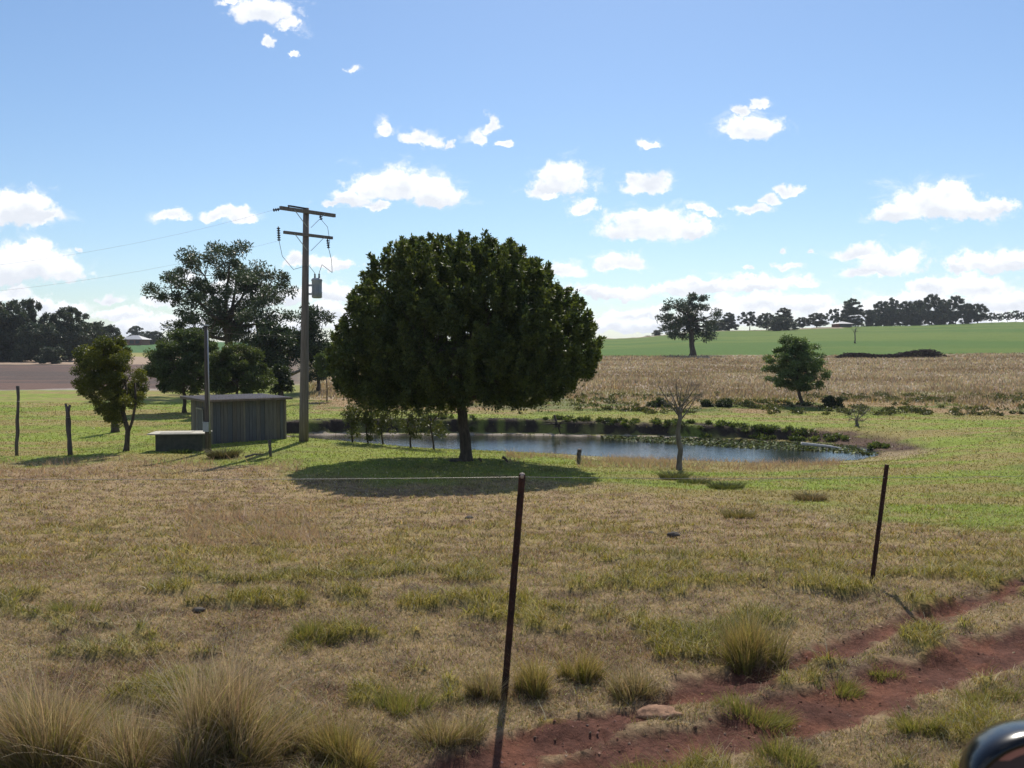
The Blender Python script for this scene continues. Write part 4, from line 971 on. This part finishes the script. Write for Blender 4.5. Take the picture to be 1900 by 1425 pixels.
TUS = [(85,1418,205,270,3200,'pale','big wispy pale tussock in the bottom left corner'),
 (385,1420,225,290,4200,'pale','largest tussock with pale seed heads and green base at bottom left'),
 (215,1440,150,190,1500,'pale','pale tussock between the two big ones at bottom left'),
 (-60,1400,170,200,1200,'pale','pale tussock cut by the left picture edge'),
 (640,1418,120,190,1700,'gold','golden green tussock at the bottom, right of the largest pale one'),
 (520,1395,90,130,900,'brown','brown straw tussock between the largest pale and the golden one'),
 (745,1318,62,150,800,'green','low green mound behind the golden tussock'),
 (820,1378,78,190,1100,'brown','drooping straw tussock left of the front post foot'),
 (905,1290,80,90,600,'brown','brownish tuft touching the front post on its left'),
 (985,1282,95,110,900,'gold','upright grass tuft touching the front post on its right'),
 (1080,1258,80,120,900,'gold','golden grass tuft second right of the front post'),
 (1190,1285,75,140,900,'brown','brown edged tuft at the edge of the dirt track'),
 (1400,1228,118,165,2000,'gold','big rounded golden green tussock beside the dirt track'),
 (1555,1266,34,150,600,'green','low green tuft between the two wheel ruts'),
 (1390,1318,40,230,1300,'green','flat grassy strip in the middle of the wheel ruts'),
 (1650,1236,24,120,400,'green','small green tuft on the ridge between the ruts at right'),
 (1450,1412,60,200,900,'green','grass tuft at the bottom edge right of the bare soil'),
 (1230,1432,55,240,1000,'green','grass tuft at the bottom edge in the middle of the track'),
 (1720,1352,45,170,700,'green','low grass tuft above the black car mirror'),
 (1850,1300,40,160,600,'green','low grass tuft at the right picture edge'),
 (575,1185,42,140,600,'green','low green mat of grass in the left lawn'),
 (130,1140,38,130,500,'green','low green mat of grass at the far left of the lawn'),
 (1375,948,14,60,260,'gold','small dry tuft in the lawn between pond and right post'),
 (1508,922,16,62,300,'brown','dark brown tuft in the lawn left of the right post'),
 (1350,903,16,62,300,'green','green tuft right of the bare sapling foot'),
 (1255,893,18,50,260,'green','green tuft at the foot of the bare sapling')]
for q in TUS:
    if q[1] > 1000: tussock(*q)
# tufts further off stand on the sloping lawn
def far_tuft(px, Y, hm, wm, n, c0, c1, label):
    x, y, z = on(px, Y); a_ = rng.uniform(0, 6.28, n); q = rng.random(n) ** .6
    sp = .5 + .8 * rng.random(n); dirs = np.stack([np.cos(a_) * sp, np.sin(a_) * sp], -1); t_ = rng.random((n, 1))
    V, Fc, cc_ = blades(np.cos(a_) * q * wm / 2, np.sin(a_) * q * wm / 2.6, np.zeros(n) - .02, hm * (.4 + .6 * rng.random(n)), np.full(n, .0007 * Y), jit(np.array(c0) * (1 - t_) + np.array(c1) * t_, .25), .3, None, 2, dirs)
    o_ = mesh_np('grass_tuft', V, Fc, cc_, M_grass); o_.location = (x, y, z); return tag(o_, label, 'grass clump', 'tufts on the far lawn')
far_tuft(1375, 17.2, .22, .6, 500, (.12,.13,.03), (.32,.24,.12), 'small golden tuft on the lawn right of the bare sapling')
far_tuft(1508, 20.5, .25, .7, 500, (.06,.06,.03), (.28,.2,.12), 'dark brown tuft on the lawn left of the right steel post')
far_tuft(1350, 23.5, .25, .9, 600, (.06,.08,.03), (.14,.15,.05), 'dark green tuft on the grass right of the bare sapling foot')
far_tuft(1252, 26, .32, .8, 600, (.07,.08,.03), (.16,.17,.06), 'green tuft at the foot of the bare sapling')
far_tuft(412, 31.2, .42, 1.0, 900, (.05,.05,.025), (.16,.14,.06), 'dark bushy weed clump right of the short pole foot')
far_tuft(335, 32.9, .22, .7, 300, (.06,.09,.02), (.13,.17,.04), 'green weeds at the foot of the low concrete box')
far_tuft(1290, 25, .22, .9, 500, (.06,.08,.03), (.14,.15,.05), 'low green weeds between the sapling foot and the lawn tufts')

# clods and grit on the bare soil of the wheel ruts
n = 9000; y = rng.uniform(3.4, 9.5, n); x = rng.uniform(-.2, .66, n) * y; k = soil_mask(x, y) > -.04; x, y = x[k], y[k]; n = len(x)
r_ = .003 + .011 * rng.random(n) ** 5; z = ground(x, y); an = rng.uniform(0, 6.28, n)
tet = np.array([(1, 0, 0), (-.5, .87, 0), (-.5, -.87, 0), (0, 0, .8), (.6, .5, .5), (-.5, .4, .6)])
ca, sa = np.cos(an)[:, None], np.sin(an)[:, None]; jt = 1 + rng.normal(size=(n, 6)) * .2
V = np.stack([x[:, None] + (tet[:, 0] * ca - tet[:, 1] * sa) * r_[:, None] * jt, y[:, None] + (tet[:, 0] * sa + tet[:, 1] * ca) * r_[:, None] * jt, z[:, None] + tet[:, 2] * r_[:, None] * jt - .001], -1).reshape(-1, 3)
T_ = np.array([(0, 1, 4), (1, 5, 4), (4, 5, 3), (1, 2, 5), (2, 3, 5), (2, 0, 3), (0, 4, 3)])
Fc = (np.arange(n)[:, None, None] * 6 + T_[None]).reshape(-1, 3)
cb = rng.random((n, 1)) ** 3; cc_ = jit(RED * 1.05 * (1 - cb) + C3(.33, .24, .18) * cb, .25)
tag(mesh_np('soil_grit', V, Fc, np.repeat(cc_, 6, 0), M_ground), kind='stuff')

# weeds along the far bank, on the marsh strip and in the water
def weeds(name, n_cl, fx, per, rc, leafs, cA, cB, flat=.7):
    pts = fx(n_cl); idx = np.repeat(np.arange(len(pts)), per); n = len(idx)
    g = rng.normal(size=(n, 3)); g /= np.linalg.norm(g, axis=1)[:, None]; g *= (rng.random(n) ** .4)[:, None]; g[:, 2] = np.abs(g[:, 2])
    rcv = rc * (.5 + rng.random(len(pts)))
    pos = pts[idx] + g * rcv[idx][:, None] * np.array((1, .8, flat)); dr = rdirs(n) + np.array((0, 0, .6)); dr /= np.linalg.norm(dr, axis=1)[:, None]
    cb = np.clip(rng.random(len(pts))[idx] * .8 + rng.random(n) * .3 - .05, 0, 1)[:, None]
    cols = jit(np.array(cA) * (1 - cb) + np.array(cB) * cb, .2)
    return tag(leaf_mesh(name, pos, dr, leafs[0], leafs[1], cols, M_leaf), kind='stuff')
def bankpts(n):
    k = rng.uniform(0, 1, n * 3) ** .8; x = -8 + 24 * k; x = x + rng.normal(size=len(x)) * .5
    yf = np.interp(x, [p[0] for p in POND[17:]][::-1], [p[1] for p in POND[17:]][::-1]); y = yf + rng.uniform(.35, 1.7, len(x))
    keep = fbm(x * .5, y * .5, 5, 3) + np.interp(x, [0, 6], [-.12, .1]) > .46; x, y = x[keep][:n], y[keep][:n]
    return np.stack([x, y, ground(x, y)], -1)
weeds('bank_weeds', 150, bankpts, 60, .20, (.13, .06), (.035, .055, .02), (.13, .17, .045))
def marshpts(n):
    y = rng.uniform(49.5, 66, n * 5); x = rng.uniform(-.1, .62, n * 5) * y; px = 950 + F * x / y
    dens = fbm(x * .25, y * .5, 25, 3); keep = (dens > .52 - .08 * (px > 1650)) & (px > 1060); x, y = x[keep][:n], y[keep][:n]
    return np.stack([x, y, ground(x, y)], -1)
weeds('marsh_weeds', 330, marshpts, 45, .34, (.17, .07), (.035, .045, .018), (.12, .13, .045), .55)
def lilypts(n):
    x = rng.uniform(4.5, 15.2, n); 
    yf = np.interp(x, [p[0] for p in POND[17:]][::-1], [p[1] for p in POND[17:]][::-1]); y = yf - rng.random(n) ** 1.3 * np.interp(x, [4, 9, 14], [1.2, 3.4, 3.6])
    k = inside(x, y, POND); return x[k], y[k]
x, y = lilypts(2600); n = len(x); a_ = rng.uniform(0, 6.28, n); dr = np.stack([np.cos(a_), np.sin(a_), rng.uniform(-.05, .5, n)], -1)
o = leaf_mesh('water_weeds', np.stack([x, y, np.full(n, WZ + .012)], -1), dr, .09 + .14 * rng.random(n), .07 + .05 * rng.random(n), jit(np.tile(C3(.13, .15, .07), (n, 1)), .5), leafmat('waterweed', .15, .65, .12))
tag(o, kind='stuff')

# ------------------------------------------------------------------ car mirror, close to the viewer
Ym = 1.05; c_ = P(1962, 1462, Ym)
mir = thing('car_mirror', 'black glossy rounded car mirror cut off by the bottom right corner', 'car mirror', c_, math.radians(-6))
m, t, n_, l, b = mat('black_gloss'); b.inputs['Base Color'].default_value = (.004, .0045, .006, 1); b.inputs['Roughness'].default_value = .22; b.inputs['Specular IOR Level'].default_value = .3; b.inputs['Coat Weight'].default_value = .25; b.inputs['Coat Roughness'].default_value = .05; M_black = m
def ring(rx, rz_, y, n=64, e=2.12):
    r_ = []
    for k in range(n):
        a_ = 2 * math.pi * k / n; ca, sa = math.cos(a_), math.sin(a_)
        r_.append((rx * abs(ca) ** (2 / e) * (1 if ca > 0 else -1), y, rz_ * abs(sa) ** (2 / e) * (1 if sa > 0 else -1)))
    return r_
def loft(prof, name, m_, parent, cap=(True, True)):
    V = []; n = 64
    for (rx, rz_, y) in prof: V += ring(rx, rz_, y)
    Q = [(i * n + k, i * n + (k + 1) % n, (i + 1) * n + (k + 1) % n, (i + 1) * n + k) for i in range(len(prof) - 1) for k in range(n)]
    mb = MB(); mb.add(V, Q + ([tuple(range(n))] if cap[0] else []) + ([tuple((len(prof) - 1) * n + k for k in range(n))] if cap[1] else []))
    return mb.build(name, m_, parent, True)
RX, RZ = .112, .078
loft([(RX*.3,RZ*.3,.085),(RX*.6,RZ*.6,.075),(RX*.82,RZ*.82,.052),(RX*.94,RZ*.94,.025),(RX*.99,RZ*.985,.0),(RX,RZ,-.012),(RX*.985,RZ*.98,-.022),(RX*.95,RZ*.94,-.028),(RX*.9,RZ*.87,-.027),(RX*.86,RZ*.82,-.020),(RX*.845,RZ*.80,-.006)], 'mirror_housing', M_black, mir, (True, False))
m, t, n_, l, b = mat('mirror_glass'); b.inputs['Base Color'].default_value = (.06, .045, .06, 1); b.inputs['Roughness'].default_value = .35; b.inputs['Specular IOR Level'].default_value = .4
loft([(RX*.845,RZ*.80,-.006),(RX*.4,RZ*.38,-.007)], 'mirror_glass', m, mir, (False, True))
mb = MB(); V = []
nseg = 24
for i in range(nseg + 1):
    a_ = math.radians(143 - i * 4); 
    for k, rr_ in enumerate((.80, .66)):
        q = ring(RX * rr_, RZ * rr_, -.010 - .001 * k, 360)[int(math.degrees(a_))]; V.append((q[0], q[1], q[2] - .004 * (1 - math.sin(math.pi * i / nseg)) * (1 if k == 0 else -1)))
mb.add(V, [(2 * i, 2 * i + 1, 2 * i + 3, 2 * i + 2) for i in range(nseg)]); mb.build('painted_reflection', surf('painted_reflection', (.42, .18, .14), (.5, .23, .19), 20, .6, 0), mir)  # pink streak reflected in the glass, modelled as a solid coloured strip
mb = MB(); mb.tube([(RX * .5, .03, -.05), (RX * 1.1, .04, -.12), (RX * 1.9, .05, -.2)], [.022, .02, .025], 14); mb.build('mirror_arm', M_black, mir, True)

# ------------------------------------------------------------------ air
mb = MB(); mb.box((0, 0, 24), (7400, 7400, 74))
hm = bpy.data.materials.new('haze'); hm.use_nodes = True; hn = hm.node_tree.nodes; hn.clear()
ho = hn.new('ShaderNodeOutputMaterial'); hv_ = hn.new('ShaderNodeVolumePrincipled'); hv_.inputs['Density'].default_value = .00016; hv_.inputs['Color'].default_value = (.86, .92, 1, 1); hv_.inputs['Anisotropy'].default_value = .2
hm.node_tree.links.new(hv_.outputs[0], ho.inputs['Volume'])
o = mb.build('haze', hm); tag(o, kind='stuff')
